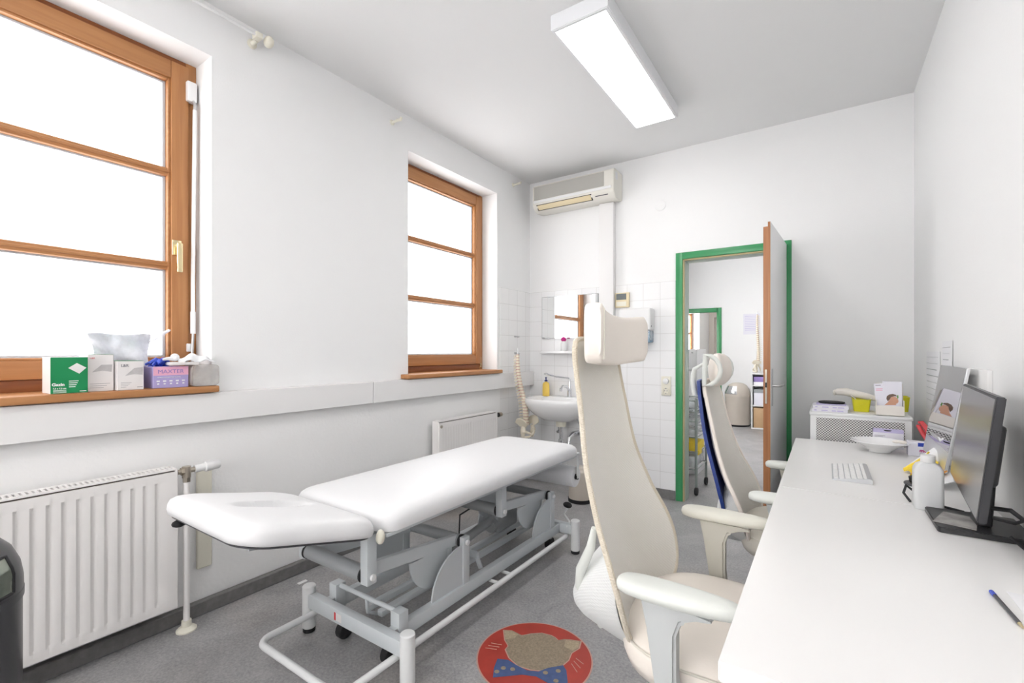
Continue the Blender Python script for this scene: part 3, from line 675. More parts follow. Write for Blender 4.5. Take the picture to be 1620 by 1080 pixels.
# small open clouded tray box and crumpled gauze on it
t = thing('plastic_case', 'clouded grey plastic case with rounded corners at the right end of sill', 'case', (xf-.05, 1.02, SZ))
B().prism([(p[0], p[1]) for p in rrect(.058, .050, .018, 5, (.985, SZ+.051))], 'yz', -2.50, -2.405, .004).build('case_body', 'clouded', t)
tag(B().prism([(.845, .0965), (.958, .0965), (.958, .110), (.845, .110)], 'yz', xf-.05, xf+.018, .003).deform(lambda x, y, z: (x, y, z+SZ+.004)).build('cardboard_flap', 'card_white'), 'white cardboard tray lying across the glove box', 'tray')
g = B()
pts = [(-.05, .95, .115), (-.05, .97, .135), (-.05, 1.01, .14), (-.05, 1.06, .132), (-.05, 1.09, .118)]
g.shell(lambda u, v: ((xf-.10+.11*v, .89+.14*u, SZ+.118+.03*sin(pi*u)*sin(pi*v)+.006*sin(13*u+5*v)), (0, 0, 1)), 16, 10, .004)
g.ball((xf-.04, .88, SZ+.135), .020, 12, (1, .9, .9)).tube([(xf-.04, .88, SZ+.13), (xf-.03, .85, SZ+.13), (xf-.03, .83, SZ+.126)], [.012, .008, .005], 7)
tag(g.build('crumpled_gauze', 'tissue'), 'crumpled white gauze packet lying on top of the grey case', 'gauze')

# ---- dark dome bin bottom left
t = thing('dome_bin', 'dark grey dome topped waste bin in front of the near radiator', 'bin', (-1.853, .126, 0))
c = (-1.853, .126, 0)
B().lathe([(.155, 0), (.16, .01), (.168, .03), (.17, .3), (.17, .595)], c, 48).build('body', 'bingrey', t)
B().lathe([(.1735, .59), (.1735, .61)], c, 48).lathe([(.1725, .608), (.172, .64), (.166, .68), (.150, .72), (.12, .756), (.08, .78), (.03, .79)], c, 48).build('dome_lid', 'bingrey', t)
fr = B(); fl = B()
def bl(u, v):   # patch on the dome facing the camera
    a = R(52)+R(-64)*u*.5+R(0); z = .625+.095*v; r = .1735-max(0, (z-.68))*.42
    return (c[0]+cos(a)*r, c[1]+sin(a)*r, z), (cos(a), sin(a), .2)
fl.shell(bl, 12, 6, .003).build('push_flap', 'glasspane', t)
rim = [Vector(bl(i/12, 0)[0]) for i in range(13)]+[Vector(bl(1, j/6)[0]) for j in range(1, 7)]+[Vector(bl(i/12, 1)[0]) for i in range(11, -1, -1)]+[Vector(bl(0, j/6)[0]) for j in range(5, 0, -1)]
fr.tube(rim, .005, 8, closed=True).build('flap_frame', 'rubber', t)
a = R(22); B().ball((c[0]+cos(a)*.172, c[1]+sin(a)*.172, .583), .004, 8).build('rivet', 'steel', t)

# ================================================================ TREATMENT TABLE
TX = -1.60
tt = thing('treatment_table', 'white padded treatment table on a grey height adjustable lifting frame', 'treatment table', (TX, 1.9, 0))
xr, xl, xc = -1.285, -1.915, -1.60
Y0, Y1 = 1.20, 2.59
for x in (xr, xl):
    for y in (Y0, Y1):
        p = B().cyl((x, y, .018), (x, y, .205), .0285, 28, bev=.004).build('post', 'framew', tt)
        B().cyl((x, y, 0), (x, y, .02), .0265, 24, bev=.003).build('rubber_foot', 'rubber', p)
for y in (Y0, Y1): B().box((xl+.02, y-.02, .115), (xr-.02, y+.02, .175), .004).build('end_beam', 'frame', tt)
for x in (-1.40, -1.80): B().box((x-.018, Y0+.02, .115), (x+.018, Y1-.02, .17), .003).build('side_rail', 'frame', tt)
for x in (-1.40, -1.80): B().box((x-.025, Y0+.04, .10), (x+.025, Y0+.09, .225), .003).build('stub_post', 'frame', tt)
B().cyl((-1.775, Y0+.065, .215), (-1.425, Y0+.065, .215), .010, 12).tube([(-1.60, Y0+.065, .215), (-1.60, Y0+.07, .15), (-1.60, Y0+.12, .12)], .008, 8).build('stub_bar', 'frame', tt)
lb = B().box((-1.69, Y0-.0206, .128), (-1.655, Y0-.02, .160)).build('type_label', 'card_white', tt, smooth=0)
B().box((-1.703, Y0-.0206, .128), (-1.692, Y0-.02, .160)).build('warning_mark', 'red', lb, smooth=0)
# foot loop
lp = [(p[0], p[1], .10) for p in rrect(.262, .84, .055, 6, (-1.60, 1.785))]
B().tube(lp, .0135, 12, closed=True).build('foot_bar', 'framew', tt)
for yy in (1.86, 1.97):
    B().tube([(-1.338, yy, .10), (-1.40, yy, .10), (-1.40, yy, .125)], .009, 8).build('loop_bracket', 'framew', tt)
B().tube([(-1.862, 1.9, .10), (-1.80, 1.9, .10), (-1.80, 1.9, .125)], .009, 8).build('loop_bracket', 'framew', tt)
# upper frame
zf0, zf1 = .562, .587
B().box((-1.425, 1.10, zf0), (-1.395, 2.64, zf1), .002).box((-1.805, 1.10, zf0), (-1.775, 2.64, zf1), .002).box((-1.775, 1.10, zf0), (-1.425, 1.13, zf1), .002).box((-1.775, 2.60, zf0), (-1.425, 2.63, zf1), .002).build('top_frame', 'frame', tt)
B().box((-1.335, 1.13, .575), (-1.315, 2.66, .589), .002, 1).box((-1.885, 1.13, .575), (-1.865, 2.66, .589), .002, 1).build('edge_rail', 'frame', tt)
for y in (1.115, 1.96):
    for x in (-1.40, -1.80):
        lg = B().box((x-.02, y-.022, .392), (x+.02, y+.022, .575), .003).build('hanger_leg', 'frame', tt)
        sx = .02 if x > xc else -.02
        B().cyl((x+sx, y, .42), (x+sx*1.55, y, .42), .013, 18, bev=.003).build('pivot_bolt', 'framew', lg)
    B().cyl((-1.775, y, .42), (-1.425, y, .42), .029, 22).build('cross_tube', 'tube', tt)
    B().cyl((-1.785, y, .42), (-1.775, y, .42), .031, 22).build('tube_cap', 'rubber', tt); B().cyl((-1.425, y, .42), (-1.418, y, .42), .031, 22).build('tube_cap', 'rubber', tt)
# lower brackets, cams and arms
for yb in (1.665, 2.49):
    for x in (-1.40, -1.80):
        lg = B().box((x-.013, yb-.022, .165), (x+.013, yb+.022, .385), .003).build('lift_bracket', 'frame', tt)
        sx = .013 if x > xc else -.013
        B().cyl((x+sx, yb, .36), (x+sx*1.9, yb, .36), .013, 18, bev=.003).build('pivot_bolt', 'framew', lg)
        q = []
        for i in range(11):
            a = pi/2*i/10; q.append((yb-.02-.20*sin(pi/2-a)*1.0, .165+.185*sin(a)))
        q += [(yb-.02, .165)]
        B().prism(q, 'yz', x-.004, x+.004).build('gusset_plate', 'frame', tt, smooth=0)
    B().cyl((-1.775, yb, .36), (-1.425, yb, .36), .026, 22).build('cross_tube', 'tube', tt)
    B().cyl((-1.425, yb, .36), (-1.416, yb, .36), .029, 22).build('tube_cap', 'rubber', tt); B().cyl((-1.784, yb, .36), (-1.775, yb, .36), .029, 22).build('tube_cap', 'rubber', tt)
    yt = 1.115 if yb < 2 else 1.96
    for x in (-1.45, -1.75):
        B().prism([(yt, .395), (yb, .335), (yb, .385), (yt, .445)], 'yz', x-.013, x+.013, .002).build('lift_arm', 'frame', tt)
        q = [(yb-.30+.13*(1-cos(pi*i/12)), .355-.145*sin(pi*i/12)) for i in range(13)]
        B().prism(q, 'yz', x-.004, x+.004).box((x-.008, yb-.065, .20), (x+.008, yb-.04, .35), .002, 1).build('cam_plate', 'frame', tt, smooth=0)
# actuator and linkage
B().box((-1.575, 1.30, .13), (-1.545, 2.57, .155), .002).box((-1.655, 1.30, .13), (-1.625, 2.57, .155), .002).build('centre_rail', 'frame', tt)
B().box((-1.66, 1.85, .19), (-1.48, 1.88, .215), .003).tube([(-1.49, 1.865, .2), (-1.46, 1.865, .14)], .012, 8).build('linkage_bar', 'frame', tt)
B().cyl((-1.60, 1.75, .22), (-1.60, 2.15, .28), .024, 16).build('lift_cylinder', 'tube', tt)
B().box((-1.64, 2.15, .20), (-1.56, 2.36, .31), .015, 3).cyl((-1.60, 2.12, .25), (-1.60, 2.17, .255), .042, 18).build('lift_motor', 'tube', tt)
B().tube([(-1.64, 2.2, .3), (-1.72, 2.15, .34), (-1.76, 2.05, .30), (-1.74, 2.02, .2), (-1.70, 2.1, .17)], .005, 7).build('power_cable', 'rubber', tt)
def caster(x, y):
    p = B().box((x-.022, y-.015, .07), (x+.022, y+.018, .112), .004).cyl((x, y, .06), (x, y, .115), .01).build('caster', 'tube', tt)
    B().cyl((x-.018, y+.012, .038), (x+.018, y+.012, .038), .037, 22, bev=.005).build('wheel', 'rubber', p)
for x in (-1.45, -1.74):
    for y in (1.245, 2.545): caster(x, y)
# foot pedal
p = B().tube([(-1.33, 2.57, .16), (-1.345, 2.63, .17), (-1.40, 2.66, .20), (-1.385, 2.68, .235)], .007, 8).build('pedal_lever', 'framew', tt)
B().ball((-1.385, 2.68, .255), .032, 18, (1.0, .45, .62)).build('pedal_pad', 'rubber', p)
# levelling post under the frame (small white foot seen through it)
# paper roll on its holder
pr = thing('paper_roll', 'white couch paper roll hanging under the far end of the treatment table', 'paper roll', (TX, 2.74, .36))
b = B().loops([[(x, 2.74+r*cos(2*pi*k/32), .43+r*sin(2*pi*k/32)) for k in range(32)] for x, r in ((-1.355, .022), (-1.355, .066), (-1.36, .068), (-1.915, .068), (-1.92, .066), (-1.92, .022), (-1.355, .022))], cap=False)
b.build('roll', 'paper', pr)
B().cyl((-1.93, 2.74, .43), (-1.34, 2.74, .43), .018, 18).build('core_tube', 'rubber', pr)
B().box((-1.345, 2.725, .42), (-1.338, 2.755, .582), .002, 1).box((-1.937, 2.725, .42), (-1.93, 2.755, .582), .002, 1).build('holder_arm', 'framew', tt)
B().box((-1.94, 2.59, .575), (-1.335, 2.76, .587), .002, 1).build('roll_carrier', 'frame', tt)
# main cushion
cu = B(); prof = [(.012, .0), (.002, .004), (0, .02), (.002, .040), (.008, .054), (.02, .064), (.04, .071), (.07, .076)]
prof += [(('s', k), z) for k, z in ((.70, .079), (.5, .082), (.25, .083), (.04, .084))]
P = subdiv_loop(rrect(.305, .79, .065, 6, (-1.605, 1.905)), .05)
pad(cu, P, prof, .588)
cu.build('main_cushion', 'vinyl', tt, smooth=60)
# head cushion, tilted up, with a face opening
hu = B(); P = subdiv_loop(rrect(.312, .240, .095, 9, (-1.605, .863)), .02)
prof = [(.014, .0), (.003, .004), (0, .018), (.002, .036), (.008, .050), (.02, .060), (.04, .066)]
prof += [(('s', k), z) for k, z in ((.78, .069), (.7, .0705), (.62, .0715), (.54, .072), (.46, .0725), (.38, .073), (.32, .073), (.27, .073), (.22, .073), (.17, .073), (.12, .073), (.07, .073), (.03, .073))]
pad(hu, P, prof, .588)
def hd(x, y, z):
    if z > .65:
        e = ((x+1.60)/.052)**2+((y-.87)/.125)**2
        z -= .058*max(0, min(1, (1.25-e)/.7))**1.5 if e < 1.25 else 0
    t_ = max(0, (1.10-y)/.46); w_ = 1-.10*t_                      # narrower at the end
    x = -1.605+(x+1.605)*w_
    return (x, y, z+(1.10-y)*.245)
hu.deform(hd); hu.build('head_cushion', 'vinyl', tt, smooth=60)
pad(B(), rrect(.298, .228, .090, 9, (-1.605, .863)), [(.004, 0), (0, .002), (0, .006), (.01, .0075)], .5805).deform(lambda x, y, z: (-1.605+(x+1.605)*(1-.10*max(0, (1.10-y)/.46)), y, z+(1.10-y)*.245)).build('head_underside', 'dkgrey', tt)  # thin dark sheet along the underside of the head cushion
for x in (-1.78, -1.43): B().tube([(x, .78, .645), (x, .70, .66)], .008, 8).build('lock_lever', 'tube', tt)
B().ball((-1.80, .655, .672), .014, 12, (1.3, 1.6, .9)).tube([(-1.80, .66, .670), (-1.78, .74, .655)], .005, 6).build('release_knob', 'rubber', tt)
B().ball((-1.322, 1.105, .585), .018, 14, (.8, 1, 1.5)).build('hinge_cover', 'ivory', tt)
# doorstop-like foot under radiator side
tag(B().lathe([(.035, 0), (.034, .006), (.018, .012), (.012, .03), (.012, .12)], (-2.30, 1.95, 0), 24).build('pipe_stub', 'ivory'), 'short ivory pipe with round rosette standing on the floor by the left wall', 'pipe')
tag(B().box((-2.355, 1.405, 0), (-2.335, 1.455, .004), .001, 1).build('plastic_tag', 'white'), 'small white plastic tag lying on the floor near the left wall', 'tag')

# ================================================================ AIR CONDITIONER, TILED CORNER
ac = thing('air_conditioner', 'aged white split air conditioner high in the back left corner', 'air conditioner', (-1.92, YB-.1, 2.585))
ax0, ax1 = -2.33, -1.51; yb_ = YB
prof = [(yb_, 2.600), (yb_, 2.835), (yb_-.17, 2.842), (yb_-.195, 2.834), (yb_-.205, 2.815), (yb_-.205, 2.655), (yb_-.195, 2.635), (yb_-.15, 2.598), (yb_-.12, 2.59)]
B().prism(prof, 'yz', ax0, ax1, .004).build('casing', 'acw', ac)
B().box((ax0+.02, yb_-.209, 2.695), (ax1-.09, yb_-.204, 2.82), .001, 1).build('intake_grille', 'grille', ac, smooth=0)
B().box((ax0+.01, yb_-.210, 2.666), (ax1-.02, yb_-.204, 2.69), .002, 1).build('front_strip', 'white', ac)
rm = Matrix.Rotation(R(44), 3, 'X')
B().box((ax0+.05, yb_-.190, 2.603), (ax1-.22, yb_-.174, 2.652), .004, 2, rm).build('outlet_flap', 'yellowed', ac)
B().box((ax0+.04, yb_-.1835, 2.597), (ax1-.21, yb_-.176, 2.658), .001, 1, rm).build('outlet_slot', 'inner', ac)
B().box((ax1-.18, yb_-.187, 2.625), (ax1-.06, yb_-.172, 2.633), .001, 1, rm).build('control_slot', 'dkgrey', ac)
B().box((ax1, yb_-.165, 2.755), (ax1+.001, yb_-.115, 2.82)).build('rating_sticker', 'alu', ac, smooth=0)
st_d = B().box((-1.705, YB-.065, 1.30), (-1.57, YB-.008, 2.592), .004); tag(st_d.build('cable_duct', 'panel'), 'white vertical cable duct running down from the air conditioner', 'duct')
th_ = thing('thermostat', 'yellowed wall thermostat with grey display beside the cable duct', 'thermostat', (-1.5, YB-.02, 1.64))
B().box((-1.563, YB-.035, 1.643), (-1.437, YB-.008, 1.775), .004).build('case', 'yellowed', th_)
B().box((-1.553, YB-.037, 1.712), (-1.46, YB-.034, 1.765), .001, 1).build('display', 'lcd', th_)
B().box((-1.553, YB-.037, 1.655), (-1.46, YB-.0345, 1.695), .001, 1).build('cover_flap', 'ivory', th_)
# wall cap
tag(B().lathe([(.045, 0), (.045, .004), (.038, .007)], (0, 0, 0), 32).deform(lambda x, y, z: (-1.17+x, YB-z, 2.50+y)).build('blanking_plate', 'wall'), 'faint round white blanking plate on the wall above the door frame', 'plate')
# mirror
mi = thing('wall_mirror', 'frameless rectangular wall mirror above the washbasin', 'mirror', (-2.03, YB-.01, 1.375))
B().box((-2.335, YB-.016, 1.376), (-1.735, YB-.011, 1.788)).build('backing', 'mirredge', mi, smooth=0)
B().box((-2.332, YB-.018, 1.379), (-1.738, YB-.0162, 1.785)).build('glass', 'mirror', mi, smooth=0)
for x in (-2.26, -1.81):
    for z in (1.378, 1.786): B().box((x-.012, YB-.021, z-.006), (x+.012, YB-.010, z+.006), .002, 1).build('clip', 'chrome', mi)
# shelf
B_ = B(); P = [(-2.35, YB-.01), (-2.35, YB-.05)]+[(-2.32+.55*(1-cos(pi*i/12))/2*1.0, YB-.06-.075*sin(pi*i/12)**.6) for i in range(13)]+[(-1.75, YB-.05), (-1.75, YB-.01)]
B_.prism(P, 'xy', 1.232, 1.256, .004); tag(B_.build('ceramic_shelf', 'porc'), 'white ceramic shelf with rounded front below the mirror', 'shelf')
t = thing('toiletry_bottle', 'small white bottle with magenta cap on the ceramic shelf', 'bottle', (-2.065, YB-.07, 1.257))
B().lathe([(.024, 0), (.027, .004), (.027, .075), (.018, .092)], (-2.065, YB-.07, 1.257), 20).build('body', 'white', t)
B().ball((-2.065, YB-.07, 1.367), .026, 16, (1, 1, .9)).build('cap', 'magenta', t)
# basin
wb = thing('washbasin', 'white porcelain washbasin on the tiled back wall', 'washbasin', (-2.02, 3.75, .6))
def outl(k, dz, cxo=0):
    pts = []
    for i in range(40):
        a = 2*pi*i/40; x = cos(a); y = sin(a)
        ex = abs(x)**.75*(1 if x > 0 else -1); ey = abs(y)**.75*(1 if y > 0 else -1)
        X_ = -2.02+.325*ex*k; Y_ = 3.74+.235*ey*k
        if Y_ > YB-.012: Y_ = YB-.012
        pts.append((X_, Y_, dz))
    return pts
b = B().loops([outl(.30, .62), outl(.45, .625), outl(.70, .67), outl(.88, .72), outl(.97, .765), outl(1, .79), outl(1.0, .815), outl(.985, .823), outl(.93, .82), outl(.86, .80), outl(.75, .76), outl(.55, .72), outl(.2, .705)])
b.build('bowl', 'porc', wb, smooth=60)
B().box((-2.30, 3.86, .70), (-1.74, YB-.01, .822), .012, 3).build('rear_ledge', 'porc', wb)
B().cyl((-2.02, 3.78, .706), (-2.02, 3.78, .712), .022, 18).build('drain', 'chrome', wb)
B().lathe([(.045, .56), (.05, .60), (.04, .63)], (-2.02, 3.78, 0), 20).build('waste_cup', 'ivory', wb)
B().tube([(-2.02, 3.78, .58), (-2.02, 3.78, .40), (-2.0, 3.78, .365), (-1.96, 3.78, .365), (-1.945, 3.79, .40), (-1.945, 3.80, .46), (-1.94, 3.86, .49), (-1.94, YB-.008, .49)], .017, 12).cyl((-2.02, 3.78, .36), (-2.02, 3.78, .44), .028, 16).build('trap_pipe', 'chrome', wb)
for x in (-2.13, -1.90):
    B().tube([(x, YB-.008, .48), (x, YB-.05, .48), (x+.015, YB-.08, .56), (-2.02+(x+2.02)*.3, YB-.09, .70)], .006, 8).cyl((x, YB-.07, .48), (x, YB-.01, .48), .014, 12).build('supply_hose', 'chrome', wb)
tp = thing('basin_tap', 'chrome tap with a long elbow lever on the washbasin', 'tap', (-2.0, 3.90, .822))
B().cyl((-1.995, 3.90, .822), (-1.995, 3.90, .90), .021, 20, .018, .002).tube([(-1.995, 3.90, .88), (-2.0, 3.85, .925), (-2.01, 3.79, .93), (-2.015, 3.765, .905)], .012, 12).cyl((-2.015, 3.765, .885), (-2.015, 3.765, .91), .013, 12).build('spout', 'chrome', tp)
B().tube([(-1.995, 3.90, .90), (-1.995, 3.905, .985), (-2.0, 3.90, 1.0), (-2.10, 3.82, 1.015), (-2.16, 3.775, 1.035)], [.012, .008, .007, .007, .009], 10).ball((-2.17, 3.765, 1.04), .018, 12, (1.2, 1.2, .6)).build('elbow_lever', 'chrome', tp)
sb = thing('soap_bottle', 'yellow soap dispenser bottle with navy pump on the washbasin ledge', 'bottle', (-2.235, 3.875, .822))
c = (-2.235, 3.875, .8225)
B().lathe([(.034, 0), (.037, .004), (.037, .05), (.035, .11), (.028, .128), (.012, .134), (.012, .14)], c, 24, 1, .75).build('body', 'soap', sb)
B().lathe([(.015, .14), (.015, .153), (.006, .156), (.006, .172), (.009, .173), (.009, .182)], c, 16).tube([(c[0], c[1], c[2]+.178), (c[0]+.012, c[1]-.03, c[2]+.176)], .0055, 8).build('pump', 'navy', sb)
# hooks on the tiles
for y, z, l in ((3.70, 1.395, 'small metal wall hook, upper of two on the tiles left of mirror'), (3.70, 1.235, 'small metal wall hook holding the hanging spine model')):
    t = B()
    for d in (0, .045): t.cyl((XL+.008, y+d, z), (XL+.02, y+d, z), .008, 12).cyl((XL+.02, y+d, z-.002), (XL+.035, y+d, z-.002), .004, 8)
    tag(t.box((XL+.008, y-.008, z-.006), (XL+.012, y+.053, z+.006), .001, 1).build('wall_hook', 'steel'), l, 'hook')

def spine(loc, H, lab, sc=1, bend=.02, side=1, lean=0):
    """spine model: base of pelvis at loc, total height H"""
    x0, y0, z0 = loc; t = thing('spine_model', lab, 'spine model', loc)
    hp = .24*H; zc0 = z0+hp*.62; n = 24
    def cl(k):
        z = zc0+(H-hp*.62)*k; return Vector((x0+lean*k+bend*.4*sin(k*5.5), y0+bend*sin(k*6.0+.6), z))
    vb = B(); db = B()
    for i in range(n):
        k = (i+.5)/n; p = cl(k); h = (H-hp*.62)/n; r = (.023-.011*k)*sc
        vb.lathe([(r*.96, -h*.34), (r, -h*.28), (r*.86, 0), (r, h*.28), (r*.96, h*.34)], p, 12)
        db.lathe([(r*.93, -h*.2), (r*.95, 0), (r*.93, h*.2)], p+Vector((0, 0, h*.5)), 12)
        L_ = (.036-.012*k)*sc
        vb.tube([p+Vector((side*r*.8, 0, 0)), p+Vector((side*(r+L_), 0, -h*.45))], [.005*sc, .003*sc], 6)
        for s_ in (-1, 1): vb.tube([p+Vector((side*r*.7, s_*r*.6, 0)), p+Vector((side*r*1.1, s_*(r+L_*.6), h*.15))], [.0045*sc, .003*sc], 6)
    col = vb.build('vertebral_column', 'bone', t); db.build('discs', 'disc', col)
    nb = B()
    for i in range(10, n-2):
        k = i/n; p = cl(k); r = (.023-.011*k)*sc
        for s_ in (-1, 1): nb.tube([p+Vector((side*r*.4, s_*r*.7, 0)), p+Vector((side*r*.3, s_*r*1.8, -.004))], .0018*sc, 5)
    nb.build('nerves', 'nerve', col)
    B().cyl(cl(1), cl(1)+Vector((0, 0, .05*sc)), .0035*sc, 8).build('rod', 'steel', t)
    # sacrum and hip bones
    B().loops([[(x0+side*d+w*.45*cos(2*pi*k/14), y0+w*sin(2*pi*k/14), z0+hp*q) for k in range(14)] for q, w, d in ((.08, .006*sc, .03*sc), (.2, .014*sc, .035*sc), (.4, .026*sc, .025*sc), (.6, .038*sc, .008*sc), (.68, .03*sc, 0))]).build('sacrum', 'bone', t)
    for s_ in (-1, 1):
        def f(u, v):
            a = -1.25+2.7*u; rr = (.35+.65*v); w = .062*sc
            yy = s_*(.034*sc+.055*sc*rr*(.45+.55*cos(a-.1))+.012*sc); xx = -side*(.052*sc*sin(a)*rr-.0*sc)-side*.012*sc
            zz = hp*.55+.085*sc*rr*cos(a*.75)-.01*sc
            return (x0+xx, y0+yy, z0+zz), (.2, s_*.8, -.5)
        pb = B().shell(f, 14, 6, .007*sc)
        pb.tube([(x0-side*.02*sc, y0+s_*.060*sc, z0+hp*.62), (x0-side*.025*sc, y0+s_*.066*sc, z0+hp*.40), (x0-side*.01*sc, y0+s_*.055*sc, z0+hp*.12)], [.014*sc, .019*sc, .013*sc], 10)
        pb.tube([(x0-side*.028*sc, y0+s_*.06*sc, z0+hp*.40), (x0-side*.05*sc, y0+s_*.035*sc, z0+hp*.30), (x0-side*.058*sc, y0+s_*.006*sc, z0+hp*.22), (x0-side*.045*sc, y0+s_*.02*sc, z0+hp*.10), (x0-side*.012*sc, y0+s_*.052*sc, z0+hp*.08)], [.011*sc, .009*sc, .010*sc, .008*sc, .010*sc], 8)
        pb.build('hip_bone', 'bone', t)
    return t
spine((-2.275, 3.57, .46), .76, 'plastic spine model with pelvis hanging from a hook beside the washbasin', 1.25, side=-1, bend=.016, lean=-.085)
# towel dispenser
pd = thing('towel_dispenser', 'white paper towel dispenser with smoky blue lower window on the tiles', 'dispenser', (-1.34, YB-.07, 1.31))
B().box((-1.49, YB-.135, 1.43), (-1.215, YB-.008, 1.62), .016, 4).build('cover', 'white', pd)
B().box((-1.485, YB-.128, 1.325), (-1.222, YB-.010, 1.432), .012, 3).build('window', 'bluegrey', pd)
B().box((-1.475, YB-.10, 1.35), (-1.235, YB-.012, 1.43), .004).build('towel_stack', 'paper', pd)
B().shell(lambda u, v: ((-1.37+.11*u-.03*v*u, YB-.075-.03*v, 1.345-.085*v-.0*u), (0, 1, -.3)), 4, 6, .0015).build('paper_towel', 'paper', pd)
B().cyl((-1.225, YB-.11, 1.465), (-1.213, YB-.11, 1.465), .007, 12).build('lock', 'greytext', pd)
# socket and dial
so = thing('wall_socket', 'white double wall plate with round dial above a power socket', 'socket', (-1.115, YB-.01, .87))
B().box((-1.158, YB-.02, .878), (-1.078, YB-.008, 1.04), .003).build('plate', 'ivory', so)
B().lathe([(.026, 0), (.024, .012), (.02, .014)], (0, 0, 0), 28).deform(lambda x, y, z: (-1.118+x, YB-.02-z, 1.00+y)).build('dial', 'white', so)
B().lathe([(.027, 0), (.027, .004), (.022, .0045), (.021, .001)], (0, 0, 0), 28).deform(lambda x, y, z: (-1.118+x, YB-.02-z, .918+y)).build('socket_ring', 'ivory', so)
B().cyl((-1.128, YB-.0245, .918), (-1.128, YB-.016, .918), .004, 8).cyl((-1.108, YB-.0245, .918), (-1.108, YB-.016, .918), .004, 8).box((-1.1225, YB-.026, .935), (-1.1135, YB-.02, .942)).box((-1.1225, YB-.026, .894), (-1.1135, YB-.02, .901)).build('contacts', 'tube', so)
# small pedal bin under the basin
pb = thing('pedal_bin', 'small brown and white pedal bin with black base behind the big chair', 'bin', (-1.70, 3.52, 0))
B().lathe([(.10, 0), (.103, .03)], (-1.70, 3.52, 0), 28).build('base_ring', 'rubber', pb)
B().lathe([(.097, .03), (.098, .25), (.09, .262), (.06, .285)], (-1.70, 3.52, 0), 28).build('body', 'binbeige', pb)

# ================================================================ DESKS
def desk(y0, y1, lab):
    t = thing('desk', lab, 'desk', ((-.147+.455)/2, (y0+y1)/2, 0), None)
    b = B(); P = rrect((.455+.147)/2, (y1-y0)/2, .004, 2, ((.455-.147)/2, (y0+y1)/2)); b.prism(P, 'xy', .706, .74, .0025); b.build('desktop', 'desk', t)
    for x in (-.09, .40):
        for y in (y0+.06, y1-.06):
            B().cyl((x, y, 0), (x, y, .7058), .02, 16).build('leg', 'desk2', t)
    return t
desk(.819, 2.0155, 'white laminate desk nearest the camera, with the black monitor')
desk(2.0175, 3.205, 'white laminate desk at the back, with the silver computer and bowl')
# keyboard
kb = thing('keyboard', 'slim white and silver keyboard on the back desk', 'keyboard', (.09, 2.385, .74))
kr = Matrix.Rotation(0, 3, 'Z')
B().prism([(.022, .7405), (.150, .7405), (.150, .757), (.142, .760), (.022, .744)], 'xz', 2.235, 2.54, .001).build('case', 'keybed', kb)
b = B()
for i in range(6):
    for j in range(14):
        x = .0265+i*.0192; y = 2.243+j*.0209
        if i == 5: dx = .011
        else: dx = .0165
        z = .7445+(x-.022)*.13
        if i == 0 and 4 <= j <= 8:
            if j == 4: b.box((x, y, z), (x+dx, y+.0209*4+.018, z+.0028), .001, 1)
            continue
        b.box((x, y, z), (x+dx, y+.0183, z+.0035), .001, 1)
b.build('keys', 'key', kb)
# bowl
bw = B().lathe([(.040, 0), (.046, .003), (.050, .012), (.075, .03), (.105, .046), (.120, .055), (.119, .0575), (.103, .050), (.072, .034), (.045, .016), (.01, .012)], (.228, 2.99, .7405), 48)
tag(bw.build('bowl', 'porc', smooth=60), 'white porcelain bowl on the back desk beside the keyboard', 'bowl')
tag(B().ball((.313, 2.97, .802), .012, 12, (1.6, 1, .7)).ball((.293, 2.985, .800), .012, 12, (1.5, 1, .7)).build('wrapped_sweets', 'cream'), 'cream wrapped sweets lying on the rim of the white bowl', 'sweets')
# milky bottle
mb = thing('plastic_bottle', 'milky white plastic bottle with screw cap standing at the desk joint', 'bottle', (.275, 1.99, .74))
L_ = []
for k, z in ((.94, 0), (1, .004), (1, .118), (.97, .130), (.80, .143), (.5, .150), (.42, .152)):
    L_.append([(.275+p[0]*k, 2.0+p[1]*k, .7405+z) for p in rrect(.037, .030, .012, 5)])
B().loops(L_).build('body', 'hdpe', mb, smooth=50)
B().lathe([(.018, .151), (.019, .153), (.019, .172), (.017, .174)], (.275, 2.0, .7405), 24).build('cap', 'white', mb)
# black monitor
def screen_obj(root, yN, yF, zb, zt, xbN, xtN, xbF, xtF, th, name, m, inset=0, dx=0):
    """slab whose face is the quad (near/far, bottom/top); thickness backwards (+x)"""
    Q = [Vector((xbN, yN, zb)), Vector((xbF, yF, zb)), Vector((xtF, yF, zt)), Vector((xtN, yN, zt))]
    c = sum(Q, Vector())/4; n = (Q[1]-Q[0]).cross(Q[3]-Q[0]).normalized()
    if n.x > 0: n = -n
    e1 = (Q[1]-Q[0]).normalized(); e2 = (Q[3]-Q[0]).normalized()
    q = [Q[0]+e1*inset+e2*inset, Q[1]-e1*inset+e2*inset, Q[2]-e1*inset-e2*inset, Q[3]+e1*inset-e2*inset]
    a = [p+n*dx for p in q]; b_ = [p+n*(dx-th) for p in q]
    t = bmesh.new(); vs = [t.verts.new(p) for p in a+b_]
    t.faces.new(vs[:4]); t.faces.new(vs[4:][::-1])
    for i in range(4): t.faces.new((vs[i], vs[(i+1) % 4], vs[4+(i+1) % 4], vs[4+i]))
    bmesh.ops.recalc_face_normals(t, faces=t.faces)
    if th > .004: bmesh.ops.bevel(t, geom=t.edges[:], offset=.0025, segments=2, affect='EDGES')
    bb_ = B(); bb_.merge(t); return bb_.build(name, m, root), n
mo = thing('monitor', 'black computer monitor on the nearest desk by the right wall', 'monitor', (.37, 1.86, .74))
args = (1.56, 2.145, .835, 1.142, .303, .337, .352, .385)
_, nn = screen_obj(mo, *args, .018, 'housing', 'bezel')
screen_obj(mo, *args, .002, 'screen', 'screen2', .006, .0008)
